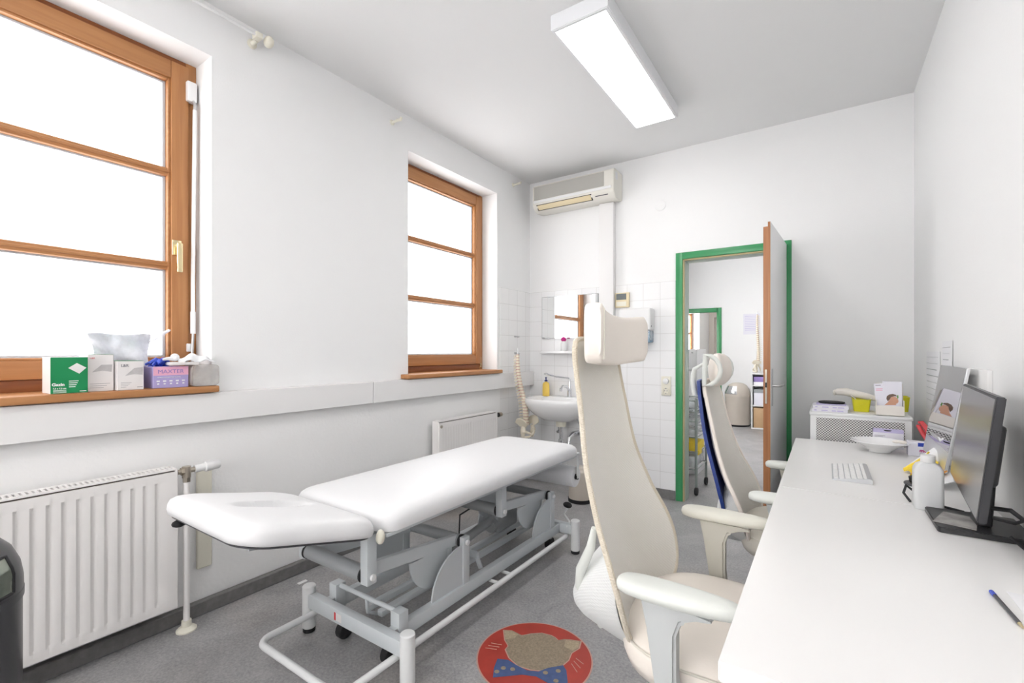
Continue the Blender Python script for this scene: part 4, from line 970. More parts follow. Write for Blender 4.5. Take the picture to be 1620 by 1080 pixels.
B().box((.346, 1.67, .90), (.388, 2.03, 1.06), .010, 3).deform(lambda x, y, z: (x+(z-.98)*.11+(y-1.85)*.08, y, z)).build('rear_casing', 'black', mo)
b = B()
for i in range(9): b.box((.3875, 1.70+.012*i, .99), (.3895, 1.705+.012*i, 1.03))
b.deform(lambda x, y, z: (x+(z-.98)*.11+(y-1.85)*.08, y, z)).build('vents', 'inner', mo, smooth=0)
B().box((.355, 1.82, .755), (.39, 1.895, .96), .008, 3).deform(lambda x, y, z: (x+(z-.8)*.06, y, z)).build('stand_neck', 'black', mo)
B().prism([(p[0], p[1]) for p in rrect(.100, .105, .008, 3, (.362, 1.86))], 'xy', .7405, .756, .003).build('stand_base', 'black', mo)
# printed cards and black pens on the base
tag(B().prism([(.258, 1.80), (.345, 1.775), (.372, 1.90), (.30, 1.925)], 'xy', .7564, .7575).build('clear_sleeve', 'clouded'), 'clear plastic sleeve with printed card lying on the monitor base', 'sleeve')
tag(B().tube([(.236, 2.04, .7455), (.222, 2.07, .765), (.232, 2.10, .785), (.25, 2.10, .77), (.27, 2.06, .7465), (.32, 2.03, .7455), (.36, 2.0, .7455)], .004, 8).build('charging_cable', 'rubber'), 'thin black cable looping out left of the milky bottle', 'cable')
tag(B().tube([(.30, 1.985, .7465), (.345, 1.985, .7455), (.40, 1.99, .7465)], .0055, 8).build('black_cable', 'rubber'), 'short black cable lying on the desk behind the milky bottle', 'cable')
cb = B(); cb.tube([(.385, 1.80, .79), (.41, 1.74, .80), (.435, 1.70, .83), (.45, 1.68, .79), (.445, 1.64, .76), (.43, 1.60, .75), (.42, 1.70, .748), (.40, 1.73, .765)], .0045, 8)
cb.tube([(.38, 1.79, .82), (.405, 1.75, .83), (.44, 1.74, .80), (.455, 1.72, .76), (.44, 1.62, .746), (.42, 1.55, .746)], .006, 8)
tag(cb.build('monitor_cables', 'rubber'), 'tangle of black cables behind the black monitor by the wall', 'cable')
# silver computer
im = thing('desktop_computer', 'silver all-in-one computer with glossy screen on the back desk', 'computer', (.40, 2.65, .74))
a2 = (2.36, 2.88, .79, 1.19, .370, .434, .378, .442)
_, nn = screen_obj(im, *a2, .010, 'housing', 'alu')
zc = .865; k = (zc-.79)/.40
B_, _n = screen_obj(im, 2.36, 2.88, zc, 1.19, .370+.064*k, .434, .378+.064*k, .442, .0015, 'screen', 'screen', .003, .0008)
B().prism([(.378, .90), (.386, .90), (.462, .745), (.452, .745)], 'xz', 2.54, 2.70).box((.36, 2.54, .7405), (.465, 2.70, .746), .002, 1).build('foot', 'alu', im)

# stationery cluster between the monitors
t = thing('wax_paper_wrapper', 'white and yellow printed paper bag leaning against the silver computer', 'bag', (.33, 2.52, .74))
B().shell(lambda u, v: ((.335+.05*v+.03*sin(4*u)*v*.3-.045*(1-v)*u, 2.33+.32*u-.05*v, .742+.105*v*(.35+.65*(u))), (-1, .1, .4)), 10, 8, .003).build('paper_bag', 'paper', t)
B().shell(lambda u, v: ((.328+.05*v-.04*(1-v)*u, 2.35+.13*u, .752+.05*v), (-1, .1, .4)), 6, 4, .003).build('orange_print', 'orange', t)
yc = B().shell(lambda u, v: ((.285+.075*u+.012*sin(6*v), 2.47+.10*v+.02*sin(5*u), .744+.085*u**1.3*(.6+.4*v)+.010*abs(sin(9*v+3*u))), (-.6, 0, .8)), 16, 14, .004)
tag(yc.build('yellow_cloth', 'cloth_y'), 'crumpled yellow cloth behind the milky bottle', 'cloth')
for i, (z, m_, l_) in enumerate(((.7405, 'paper', 'thin white case at the bottom of the small stack behind bottle'), (.7495, 'dkgrey', 'thin dark case on the small stack behind bottle'))):
    tag(B().lathe([(.048, 0), (.05, .002), (.05, .006), (.048, .008)], (.295, 2.285, z), 28).build('round_case', m_), l_, 'case')
tag(B().lathe([(.030, 0), (.034, .003), (.036, .02), (.028, .024)], (.295, 2.285, .7585), 24).build('small_tin', 'rubber'), 'small black round tin topmost on the stack behind bottle', 'tin')
# medicine box
t = thing('medicine_box', 'small white medicine box with blue and red print near cabinet', 'box', (.37, 3.0, .74))
B().box((.335, 2.97, .7405), (.425, 3.03, .808), .001, 1).build('carton', 'card_lilacw', t, smooth=0)
B().box((.372, 2.969, .788), (.41, 2.9705, .806)).build('blue_patch', 'glove', t, smooth=0)
text('mu', 'lettering', .022, (.378, 2.9695, .762), (1, 0, 0), (0, 0, 1), 'magenta', t, bold=.0008)
text('PL', 'lettering', .016, (.378, 2.9695, .746), (1, 0, 0), (0, 0, 1), 'greytext', t)
# purple brochure box on desk
t = thing('leaflet_box', 'white leaflet box with purple top edge standing behind the bowl', 'box', (.27, 3.12, .74))
B().box((.21, 3.115, .7405), (.335, 3.165, .838), .001, 1).build('carton', 'card_lilacw', t, smooth=0)
B().box((.21, 3.1145, .823), (.335, 3.166, .8385)).build('purple_edge', 'lilac', t, smooth=0)
B().prism([(.25+.012*cos(i*pi/8)*1.4+.02, .8375-.007*sin(i*pi/8)) for i in range(9)], 'xz', 3.1138, 3.1145).build('thumb_cut', 'inner', t, smooth=0)
b = B()
for i in range(4): b.box((.215, 3.1143, .806-.006*i), (.26-.01*i, 3.115, .808-.006*i))
b.build('print_lines', 'greytext', t, smooth=0)
# scissors-like red handles hanging at cabinet's side
t = thing('pliers', 'red handled pliers leaning in the gap right of the white cabinet', 'pliers', (.42, 3.13, .74))
B().tube([(.452, 3.0, .752), (.437, 3.07, .80), (.425, 3.12, .86), (.41, 3.15, .885), (.395, 3.15, .885)], [.006, .010, .012, .011, .006], 10).build('handle', 'red', t)
B().tube([(.452, 3.0, .752), (.43, 3.08, .79), (.412, 3.13, .83), (.398, 3.15, .865), (.39, 3.15, .87)], [.006, .009, .011, .010, .006], 10).build('handle', 'red', t)
B().tube([(.452, 3.005, .758), (.456, 2.97, .745)], [.012, .006], 8).build('jaw', 'steelblade', t)
# pen and paper in the foreground
t = thing('ballpoint_pen', 'clear ballpoint pen with blue cap on the nearest desk', 'pen', (.29, 1.3, .744))
p0 = Vector((.289, 1.372, .7445)); p1 = Vector((.30, 1.222, .7445))
B().cyl(p0.lerp(p1, .12), p0.lerp(p1, .88), .0038, 6).build('barrel', 'dkgrey', t)
B().cyl(p0, p0.lerp(p1, .13), .0042, 8).build('end_plug', 'glove', t)
B().cyl(p0.lerp(p1, .88), p1, .0036, 8, .001).build('tip', 'brass', t)
t = thing('paper_sheet', 'white printed sheet lying on the nearest desk beside the pen', 'paper', (.39, 1.27, .7405))
rz = Matrix.Rotation(R(-6), 3, 'Z')
B().box((.318, 1.14, .7402), (.468, 1.40, .7412)).build('sheet', 'paper', t, smooth=0)
b = B()
for i in range(9): b.box((.345+.006*(i % 2), 1.375-.022*i, .7412), (.44-.02*(i % 3), 1.377-.022*i, .7416))
b.build('print_lines', 'greytext', t, smooth=0)
# papers pinned to the right wall
def note(name, y0, y1, z0, z1, lab, lines=8, tilt=0.0, lift=.004):
    t = thing(name, lab, 'paper', (XR, (y0+y1)/2, z0))
    B().shell(lambda u, v: ((XR-.0015-.0015*(1-v)-.001*u, y1-(y1-y0)*u, z0+(z1-z0)*v), (1, 0, 0)), 4, 4, .001).build('sheet', 'paper', t)
    b = B()
    for i in range(lines):
        z = z1-.03-(z1-z0-.05)*i/lines; xx = XR-.0052
        b.box((xx-.0004, y0+.04+.02*(i % 3), z), (xx+.004, y1-.03, z+.001*(3 if i in (2, 3) else 1)))
    b.build('print_lines', 'tube', t, smooth=0)
note('wall_notice', 3.14, 3.52, .93, 1.25, 'long printed white notice on the right wall nearest the back corner', 8)
note('wall_notice', 2.86, 3.08, 1.16, 1.30, 'small printed white notice on the right wall above the silver computer', 3)
ws = thing('wall_socket', 'white cable outlet plate on the right wall above the black monitor', 'socket', (XR, 2.4, 1.10))
B().box((XR-.014, 2.26, 1.10), (XR, 2.55, 1.185), .003).build('plate', 'panel', ws)

# ================================================================ PERFORATED CABINET AND WHAT IS ON IT
cx0, cx1, cy0, cy1 = -.075, .383, 3.235, 3.80
pc = thing('perforated_cabinet', 'white metal cabinet with perforated front behind the back desk', 'cabinet', ((cx0+cx1)/2, (cy0+cy1)/2, 0))
B().box((cx0, cy0+.004, .02), (cx1, cy1, .885), .004).build('body', 'framew', pc)
B().box((cx0-.004, cy0, .878), (cx1+.004, cy1+.002, .898), .005).build('top', 'framew', pc)
B().box((cx0+.03, cy0, .05), (cx1-.03, cy0+.0035, .866)).build('perforated_door', 'perf', pc, smooth=0)
for x in (cx0+.03, cx1-.03): B().cyl((x, cy0+.04, 0), (x, cy0+.04, .02), .015, 12).cyl((x, cy1-.04, 0), (x, cy1-.04, .02), .015, 12).build('foot', 'rubber', pc)
T = .8985
for i, (dx, l) in enumerate(((0, 'flat white and lilac box, lower of the two stacked on cabinet'), (.004, 'flat white and lilac box, upper of the two stacked on cabinet'))):
    t = thing('flat_box', l, 'box', (.01, 3.36, T+.019*i))
    B().box((-.066+dx, 3.25, T+.019*i), (.105+dx, 3.42, T+.0185+.019*i), .001, 1).build('carton', 'card_lilacw', t, smooth=0)
    b = B()
    for k, (u, w_) in enumerate(((-.055, .012), (-.02, .03), (.03, .02), (.055, .03))): b.box((u+dx, 3.2494, T+.006+.019*i), (u+w_+dx, 3.2501, T+.012+.019*i))
    b.build('print_lines', 'lilac', t, smooth=0)
tag(B().box((-.045, 3.28, T+.0382), (.10, 3.40, T+.0435), .001, 1).build('lilac_folder', 'lilac'), 'lilac folder lying on the two flat boxes', 'folder')
tag(B().lathe([(.055, 0), (.062, .004), (.063, .010), (.05, .013)], (.03, 3.345, T+.0438), 28, 1.05, .8).build('black_dish', 'rubber'), 'black oval dish topmost on the lilac folder', 'dish')
tag(B().shell(lambda u, v: ((-.055+.05*u, 3.45+.06*v, T+.001+.03*sin(pi*u)*sin(pi*v+.2)+.012*abs(sin(9*u))), (0, 0, 1)), 8, 6, .002).build('cellophane', 'bag'), 'crumpled clear film at the left rear of the cabinet top', 'film')
for (x0_, x1_, y0_, y1_, z0_, z1_, l) in ((.13, .215, 3.33, 3.48, T+.004, T+.075, 'bright yellow plastic basket in the middle of the cabinet top'), (.33, .405, 3.50, 3.64, T, T+.085, 'bright yellow plastic basket behind the leaflets, right end of cabinet')):
    t = thing('yellow_basket', l, 'basket', ((x0_+x1_)/2, (y0_+y1_)/2, z0_)); b = B(); e = .004; dz = z1_-z0_
    mx, my = (x0_+x1_)/2, (y0_+y1_)/2; hx_, hy_ = (x1_-x0_)/2, (y1_-y0_)/2
    def rl(k, zz): return [(mx+p[0]*k, my+p[1]*k, zz) for p in rrect(hx_, hy_, .01, 3)]
    b.loops([rl(.84, z0_), rl(1, z1_-.004), rl(1.04, z1_-.004), rl(1.04, z1_), rl(.95, z1_), rl(.80, z0_+.004)]).build('tub', 'yellow', t)
    B().tube([(mx-hx_*.5, y0_-.001, z0_+dz*.45), (mx, y0_-.005, z0_+dz*.62), (mx+hx_*.5, y0_-.001, z0_+dz*.75)], .0018, 6).build('rib', 'yellow', t)
tag(B().box((.12, 3.27, T), (.24, 3.46, T+.003), .001, 1).build('paper_pad', 'cream'), 'cream paper pad under the yellow basket on the cabinet', 'paper')
def rollpts(): return [(.06, 3.47, T+.105), (.10, 3.45, T+.108), (.15, 3.43, T+.098), (.20, 3.42, T+.088), (.245, 3.40, T+.078)]
t = B().tube(rollpts(), [.020, .024, .022, .019, .014], 12)
for i in range(10): a = i*.63; t.tube([(.075, 3.465, T+.105), (.045+.008*cos(a), 3.475+.02*cos(a), T+.100+.016*sin(a))], [.006, .0035], 6)
t.tube([(.125, 3.40, T+.092), (.145, 3.38, T+.075), (.15, 3.375, T+.06)], .0025, 6).tube([(.205, 3.39, T+.10), (.225, 3.38, T+.09), (.215, 3.37, T+.075)], .002, 6)
tag(t.build('cloth_bundle', 'cream'), 'rolled cream cloth bundle poking out of the yellow basket', 'bundle')
# leaflet holder
t = thing('leaflet_holder', 'cream card holder with leaflets standing on the cabinet', 'leaflet holder', (.30, 3.27, T))
hx0, hx1, hy0, hy1 = .232, .352, 3.243, 3.30
B().box((hx0, hy0, T), (hx1, hy0+.003, T+.055)).box((hx0, hy0+.003, T), (hx0+.003, hy1, T+.085)).box((hx1-.003, hy0+.003, T), (hx1, hy1, T+.085)).box((hx0, hy1-.003, T), (hx1, hy1, T+.175)).box((hx0, hy0, T), (hx1, hy1, T+.003)).build('holder', 'cream', t, smooth=0)
lf = thing('leaflet', 'white leaflet with a woman photographed on its cover in the cream holder', 'leaflet', (.29, 3.26, T+.01))
rotL = lambda b: b.rot((.29, 3.26, T+.01), 'Y', R(-5)).rot((.29, 3.26, T+.01), 'X', R(-6))
rotL(B().box((.238, 3.262, T+.012), (.338, 3.268, T+.178))).build('cover', 'card_lilacw', lf, smooth=0)
cxp = .238
rotL(B().prism([(cxp+.035, T+.058), (cxp+.05, T+.072), (cxp+.058, T+.082), (cxp+.063, T+.098), (cxp+.078, T+.104), (cxp+.09, T+.10), (cxp+.097, T+.088), (cxp+.098, T+.076), (cxp+.093, T+.067), (cxp+.086, T+.064), (cxp+.085, T+.056)], 'xz', 3.2612, 3.262)).build('printed_face', 'skin', lf, smooth=0)
rotL(B().prism([(cxp+.052, T+.078), (cxp+.047, T+.092), (cxp+.05, T+.106), (cxp+.062, T+.116), (cxp+.078, T+.118), (cxp+.09, T+.112), (cxp+.094, T+.104), (cxp+.08, T+.105), (cxp+.067, T+.10), (cxp+.062, T+.09)], 'xz', 3.2604, 3.2612)).build('printed_hair', 'hair', lf, smooth=0)
rotL(B().prism([(cxp+.093, T+.09), (cxp+.0995, T+.096), (cxp+.0995, T+.112), (cxp+.094, T+.108)], 'xz', 3.2604, 3.2612)).build('printed_leaves', 'leaf', lf, smooth=0)
b = B()
b.box((cxp+.006, 3.2613, T+.166), (cxp+.03, 3.262, T+.17))
rotL(b).build('heading', 'greytext', lf, smooth=0)
b = B(); b.box((cxp+.006, 3.2613, T+.146), (cxp+.085, 3.262, T+.150)).box((cxp+.006, 3.2613, T+.138), (cxp+.07, 3.262, T+.141))
rotL(b).build('title_line', 'pink', lf, smooth=0)
t = B().box((.262, 3.272, T+.02), (.345, 3.290, T+.187), .001, 1); tag(t.build('leaflet', 'card_lilacw'), 'pale lilac leaflet standing rearmost in the cream holder', 'leaflet')

# ================================================================ OFFICE CHAIRS
def spl(P, t):
    """piecewise smooth interpolation through rows P=[(z, ...)] at z=t"""
    for i in range(len(P)-1):
        if t <= P[i+1][0] or i == len(P)-2:
            k = (t-P[i][0])/(P[i+1][0]-P[i][0]); k = max(0, min(1, k))
            p0 = P[max(i-1, 0)]; p1 = P[i]; p2 = P[i+1]; p3 = P[min(i+2, len(P)-1)]
            return [.5*((2*b)+(-a+c)*k+(2*a-5*b+4*c-d)*k*k+(-a+3*b-3*c+d)*k**3) for a, b, c, d in zip(p0[1:], p1[1:], p2[1:], p3[1:])]
def office_chair(ox, oy, lab, variant):
    t = thing('office_chair', lab, 'chair', (ox, oy, 0))
    P_ = lambda x, y, z: (ox+x, oy+y, z)
    # five-star base
    for i in range(5):
        a = R(20+72*i); q = [P_(.03*cos(a), .03*sin(a), .12), P_(.16*cos(a), .16*sin(a), .105), P_(.29*cos(a), .29*sin(a), .075)]
        lg = B().tube(q, [.028, .022, .016], 10).build('base_leg', 'armg' if variant == 1 else 'tube', t)
        c_ = P_(.29*cos(a), .29*sin(a), .03)
        B().cyl((c_[0]-.018*sin(a), c_[1]+.018*cos(a), .03), (c_[0]+.018*sin(a), c_[1]-.018*cos(a), .03), .0295, 16, bev=.004).cyl((c_[0], c_[1], .03), (c_[0], c_[1], .075), .007, 8).build('caster', 'rubber', lg)
    B().cyl(P_(0, 0, .10), P_(0, 0, .26), .028, 20).cyl(P_(0, 0, .26), P_(0, 0, .41), .018, 16).build('gas_lift', 'dkgrey', t)
    B().box(P_(-.13, -.09, .385), P_(.10, .09, .425), .012, 3).build('mechanism', 'armg', t)
    # seat
    s_ = B(); Pn = []
    for i in range(48):
        a = 2*pi*i/48; x = cos(a); y = sin(a); k = (abs(x)**2.7+abs(y)**2.7)**(-1/2.7)
        Pn.append((ox+.03+.255*x*k, oy+.265*y*k*(1-.05*x)))
    pad(s_, Pn, [(.05, -.085), (.012, -.08), (.002, -.05), (0, -.015), (.004, -.002), (.0055, 0), (.009, .003), (.02, .012), (.045, .02), (('s', .72), .022), (('s', .5), .018), (('s', .25), .014), (('s', .04), .012)], .49)
    st_ = s_.build('seat', 'leather' if variant == 1 else 'leather2', t, smooth=70)
    pp = [(ox+.03+(p[0]-ox-.03)*1.0, oy+(p[1]-oy)*1.0, .488) for p in Pn]
    B().tube(pp, .0035, 6, closed=True).build('seat_piping', 'leather2', st_)
    # armrests
    for sgn in (-1, 1):
        yc_ = .31*sgn
        up = B().prism([(-.095, .672), (.03, .672), (.065, .668), (.07, .655), (.03, .648), (.0, .635), (-.012, .60), (-.012, .50), (-.002, .40), (-.05, .40), (-.065, .50), (-.08, .60)], 'xz', -.022, .022, .008)
        up.deform(lambda x, y, z: P_(x, yc_+y-sgn*.0, z)); m_ = 'armg' if sgn < 0 else 'armb'
        arm = up.build('armrest_post', m_, t)
        B().box(P_(-.05, min(yc_, yc_-sgn*.22), .395), P_(-.005, max(yc_, yc_-sgn*.22), .415), .004).build('armrest_bar', 'armg', t)
        a_ = B(); PL = []
        for i in range(36):
            a = 2*pi*i/36; PL.append((ox-.015+.142*abs(cos(a))**.8*(1 if cos(a) > 0 else -1), oy+yc_+.044*abs(sin(a))**.7*(1 if sin(a) > 0 else -1)*(1-.18*cos(a))))
        pad(a_, PL, [(.012, -.030), (.003, -.026), (0, -.015), (.002, -.006), (.010, .0), (('s', .6), .003), (('s', .1), .003)], .700)
        a_.build('armrest_pad', ('armw' if sgn < 0 else 'armc') if variant == 1 else 'armw', t, smooth=60)
    # backrest: rows of z, x, half width, wrap
    if variant == 1:
        rows = [(.405, -.215, .13, .04), (.50, -.215, .225, .055), (.57, -.225, .258, .06), (.66, -.255, .262, .065), (.78, -.30, .232, .055), (.92, -.335, .200, .042), (1.08, -.355, .178, .034), (1.22, -.37, .166, .026), (1.29, -.375, .155, .022)]
    else:
        rows = [(.43, -.22, .155, .045), (.49, -.222, .225, .055), (.55, -.235, .25, .06), (.63, -.265, .255, .06), (.72, -.30, .235, .05), (.82, -.33, .205, .042), (.94, -.352, .182, .034), (1.05, -.368, .172, .026), (1.115, -.375, .16, .022)]
    z0, z1 = rows[0][0], rows[-1][0]
    def bk(u, v, off=0):
        z = z0+(z1-z0)*v; x, hw, wr = spl(rows, z); s = u*2-1
        e = 1.0
        if v > .965: e = math.sqrt(max(0, 1-((v-.965)/.045)**2))*.12+.88
        return (ox+x+wr*abs(s)**2.2+off, oy+hw*s*e, z-.012*abs(s)**4*(1 if v > .9 else 0)), (1, -.5*wr/hw*s, 0)
    bkrest = B().shell(lambda u, v: bk(u, v), 20, 44, .010).build('backrest', 'mesh', t, smooth=60)
    edge = [Vector(bk(0, i/40)[0]) for i in range(41)]+[Vector(bk(i/16, 1)[0]) for i in range(1, 17)]+[Vector(bk(1, i/40)[0]) for i in range(39, -1, -1)]+[Vector(bk(i/16, 0)[0]) for i in range(15, 0, -1)]
    B().tube(edge, .0085, 8, closed=True).build('edge_webbing', 'piping' if variant == 1 else 'leather', bkrest)
    # rear lumbar cover
    zt = .70 if variant == 1 else .66
    def rc(u, v):
        z = z0-.004+(zt-z0)*v; x, hw, wr = spl(rows, max(z, z0)); s = u*2-1
        d = (.15 if variant == 1 else .07)*sin(pi*v**.62)*(1-abs(s)**8)+.02*sin(pi*v)
        return (ox+x+wr*abs(s)**2.2-.001-d, oy+hw*s*.97, z), (1, -.3*s, .1)
    B().shell(rc, 20, 20, .006).build('lumbar_cover', 'meshback', bkrest, smooth=60)
    if variant == 1:
        # strut outside the cover
        for s_n in (-1, 1):
            B().tube([P_(-.262, .215*s_n, .76), P_(-.275, .21*s_n, .70), P_(-.315, .19*s_n, .62), P_(-.325, .18*s_n, .57), P_(-.27, .14*s_n, .45)], [.008, .013, .015, .014, .012], 10).build('support_strut', 'armw', t)
        B().box(P_(-.22, -.06, .405), P_(-.10, .06, .425), .008).build('back_carrier', 'armg', t)
        # headrest: concave padded cushion
        hb = B(); n_ = 20; L_ = []
        def hp_(s, w, off):   # section loop at lateral s
            zt_ = 1.365+.030*abs(s)**1.6-(.02 if s > 0 else 0)*abs(s); zb = 1.205+.012*abs(s)
            xm = -.305+.035*s*s; th = .031
            return [(ox+xm+th*abs(cos(a))**.32*(1 if cos(a) > 0 else -1)*w, oy+.205*s, (zt_+zb)/2+(zt_-zb)/2*w*(abs(sin(a))**.34)*(1 if sin(a) > 0 else -1)) for a in [2*pi*k/28 for k in range(28)]]
        for i in range(n_+1):
            s = -1+2*i/n_; w = 1 if abs(s) < .86 else math.sqrt(max(.02, 1-((abs(s)-.86)/.145)**2)); w = w*.2+.8 if abs(s) < 1 else .76
            L_.append(hp_(s, w, 0))
        hr = hb.loops(L_).build('headrest', 'leather', t, smooth=60)
        sm = [Vector((ox-.305+.035*s*s+.026, oy+.205*s, 0)) for s in [-.93+1.86*i/14 for i in range(15)]]
        B().box(P_(-.375, -.05, 1.22), P_(-.325, .05, 1.30), .01, 3).build('headrest_bracket', 'armg', t)
        pl = []
        for k in range(37):
            a = 2*pi*k/36; s = -.80+.035*cos(a)*0
        B().tube([(ox-.305+.035*.81+.030, oy-.205*.90, 1.228+.145*i/8) for i in range(9)], .004, 6).build('seam_piping', 'leather2', hr)
    else:
        # blue rear shell
        rb = [(.44, -.315, .17), (.50, -.285, .19), (.57, -.270, .20), (.65, -.285, .21), (.75, -.312, .20), (.88, -.345, .188), (1.0, -.365, .175), (1.12, -.379, .162)]
        def bs(u, v):
            z = .44+.68*v; x, hw = spl(rb, z); s = u*2-1
            return (ox+x-.012+.018*abs(s)**2, oy+(hw+.015)*s, z), (1, 0, .1)
        B().shell(bs, 14, 30, .014).build('rear_shell', 'blue', t, smooth=60)
        B().box(P_(-.31, -.06, .40), P_(-.10, .06, .44), .008).build('back_carrier', 'armg', t)
        # headrest with D-shaped side loops
        L_ = []
        for i in range(17):
            s = -1+2*i/16; w = math.sqrt(max(0.06, 1-abs(s)**3.2))
            L_.append([(ox-.305+.03*s*s-.02+.036*w*cos(a), oy+.16*s, 1.165+.078*w*sin(a)) for a in [2*pi*k/24 for k in range(24)]])
        B().loops(L_).build('headrest', 'leather', t, smooth=60)
        for yy in (-.168, .12):
            dl = [P_(-.35, yy, 1.10), P_(-.348, yy, 1.17), P_(-.345, yy, 1.235)]
            dl += [P_(-.345+.062*math.sin(pi*i/8), yy, 1.1675+.0675*cos(pi*i/8)) for i in range(1, 8)]
            B().tube(dl, .0105, 10, closed=True).build('headrest_loop', 'armw', t)
            B().tube([P_(-.40, yy+.05, 1.05), P_(-.41, yy+.05, 1.12), P_(-.40, yy+.04, 1.17), P_(-.35, yy+.02, 1.20)], [.012, .012, .010, .007], 10).build('headrest_bar', 'armw', t)
    return t
office_chair(-.27, 1.405, 'tall ivory mesh office chair nearest the camera, with padded headrest', 1)
office_chair(-.095, 2.34, 'smaller ivory office chair with dark blue rear shell at the back desk', 2)

# ================================================================ NEXT ROOM
# trolley just behind the door frame
tr = thing('trolley', 'narrow metal drawer trolley on black wheels behind the green door frame', 'trolley', (-1.10, 4.42, 0))
tx0, tx1, ty0, ty1 = -1.28, -.93, 4.22, 4.62
for x in (tx0, tx1):
    for y in (ty0, ty1):
        lg = B().cyl((x, y, .07), (x, y, .845), .011, 12).build('post', 'wire', tr)
        B().cyl((x-.013, y, .035), (x+.013, y, .035), .035, 18, bev=.005).cyl((x, y, .035), (x, y, .08), .008, 8).build('caster', 'rubber', lg)
for i, z in enumerate((.22, .36, .50, .64, .72, .82)):
    B().tube([(tx0, ty0, z), (tx1, ty0, z), (tx1, ty1, z), (tx0, ty1, z)], .006, 6, closed=True).build('rail', 'wire', tr)
for i, z in enumerate((.23, .51, .60, .69, .755)):
    B().box((tx0+.015, ty0+.015, z), (tx1-.015, ty1-.015, z+(.10 if i == 0 else .055)), .006).build('drawer', 'clearbox', tr)
tag(B().box((tx0+.03, ty0+.02, .375), (tx1+.008, ty1-.12, .45), .008).box((tx1-.02, ty0+.05, .34), (tx1+.010, ty0+.18, .42), .004).build('yellow_tray', 'cloth_y'), 'yellow tray hanging in the middle of the trolley', 'tray')
for i in range(4):
    z = .262+.0; 
bx = B().box((tx0+.05, ty0+.04, .2265), (tx1-.04, ty0+.3, .2285)); bx.bm.free()
# white cupboard behind it
cbd = thing('cupboard', 'plain white cupboard standing behind the trolley in the next room', 'cupboard', (-1.35, 5.1, 0))
B().box((-1.62, 4.92, 0), (-1.075, 5.35, 1.275), .003).build('body', 'door', cbd)
B().box((-1.615, 4.905, 1.062), (-1.08, 4.92, 1.268), .003).build('drawer_front', 'white', cbd)
B().box((-1.615, 4.905, .03), (-1.08, 4.92, 1.052), .003).build('door', 'white', cbd)
B().cyl((-1.12, 4.905, 1.24), (-1.12, 4.895, 1.24), .008, 10).build('knob', 'steel', cbd)
# beige push bin
t = thing('dome_bin', 'beige dome topped waste bin standing against the far wall', 'bin', (-1.235, 8.62, 0)); c = (-1.235, 8.62, 0)
B().lathe([(.185, 0), (.19, .012), (.19, .03)], c, 40).build('base_ring', 'rubber', t)
B().lathe([(.188, .03), (.195, .06), (.195, .49), (.198, .495), (.198, .515)], c, 40).build('body', 'binbeige', t)
B().lathe([(.195, .515), (.193, .56), (.18, .62), (.145, .68), (.09, .715), (.03, .728)], c, 40).build('dome_lid', 'binbeige', t)
def bl2(u, v):
    a = R(-160)+R(75)*u; z = .54+.13*v; r = .2-max(0, (z-.55))**1.4*.9
    return (c[0]+cos(a)*r, c[1]+sin(a)*r, z), (cos(a), sin(a), .3)
B().shell(bl2, 10, 6, .003).build('push_flap', 'chrome', t)
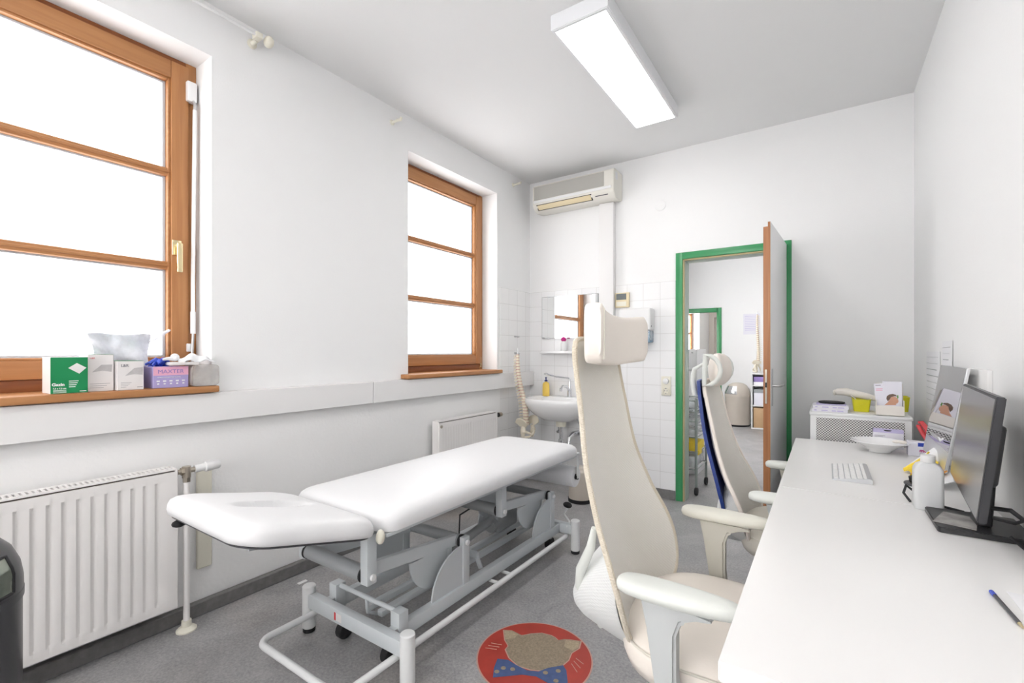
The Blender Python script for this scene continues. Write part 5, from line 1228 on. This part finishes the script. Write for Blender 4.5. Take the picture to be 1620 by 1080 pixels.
# shelf unit
su = thing('shelf_unit', 'small white open shelf unit in the next room, half hidden by door', 'shelf', (-.80, 8.55, 0))
sx0, sx1, sy0, sy1 = -1.0, -.60, 8.38, 8.72
B().box((sx0, sy0, 0), (sx0+.02, sy1, .90)).build('side_board', 'white', su, smooth=0); B().box((sx1-.02, sy0, 0), (sx1, sy1, .90)).build('side_board', 'white', su, smooth=0)
for z in (.0, .365, .69, .88): B().box((sx0+.02, sy0, z), (sx1-.02, sy1, z+.02)).build('shelf_board', 'white', su, smooth=0)
B().box((sx0+.02, sy1-.006, .02), (sx1-.02, sy1, .88)).build('back_panel', 'white', su, smooth=0)
tag(B().box((sx0+.03, sy0+.02, .0205), (sx1-.03, sy1-.05, .34), .003).build('cardboard_box', 'cardboard'), 'brown cardboard box in the bottom compartment of the white shelf', 'box')
tag(B().box((sx0+.04, sy0+.02, .3855), (sx1-.12, sy1-.05, .58), .003).build('white_carton', 'card_lilacw'), 'white carton in the middle compartment of the white shelf', 'box')
tag(B().box((sx0+.03, sy0+.03, .5805), (sx1-.06, sy1-.06, .64), .003).build('grey_folder', 'tube'), 'dark grey folder on top of the white carton in shelf', 'folder')
tag(B().box((sx0+.03, sy0+.02, .7105), (sx1-.06, sy1-.05, .76), .003).build('paper_stack', 'paper'), 'stack of white paper in the top compartment of the shelf', 'paper')
tag(B().box((sx0+.03, sy0+.03, .7605), (sx1-.05, sy1-.05, .84), .003).build('purple_box', 'purple'), 'purple box on the paper stack in the white shelf', 'box')
spine((-.92, 8.52, .9005), .95, 'tall spine model with pelvis standing on the white shelf unit', 1.15, side=1, bend=.02)
nt_ = thing('wall_notice', 'pale lilac printed notice on the far wall of the next room', 'paper', (-1.06, Y2, 1.55))
B().box((-1.19, Y2-.004, 1.55), (-.93, Y2, 1.905)).build('sheet', 'card_lilacw', nt_, smooth=0)
b = B()
for i in range(9): b.box((-1.165, Y2-.005, 1.86-.03*i), (-.96-.02*(i % 3), Y2-.004, 1.866-.03*i))
b.build('print_lines', 'lilac', nt_, smooth=0)

GROUPS = dict(dressing_box='dressing cartons on the window sill', flat_box='flat boxes stacked on the cabinet', ceiling_lamp='rectangular ceiling lamps',
              yellow_basket='yellow baskets on the cabinet', radiator='panel radiators on the left wall', rail_bracket='empty rail brackets above the far window',
              desk='white desks along the right wall', office_chair='office chairs at the desks', spine_model='spine models', dome_bin='dome topped bins',
              wall_hook='hooks on the tiles', round_case='round cases behind the bottle', leaflet='leaflets in the cream holder')
for o in bpy.data.objects:
    k = o.name.split('.')[0]
    if 'label' in o and k in GROUPS and 'group' not in o: o['group'] = GROUPS[k]
for o in bpy.data.objects:
    if '_o' in o: del o['_o']
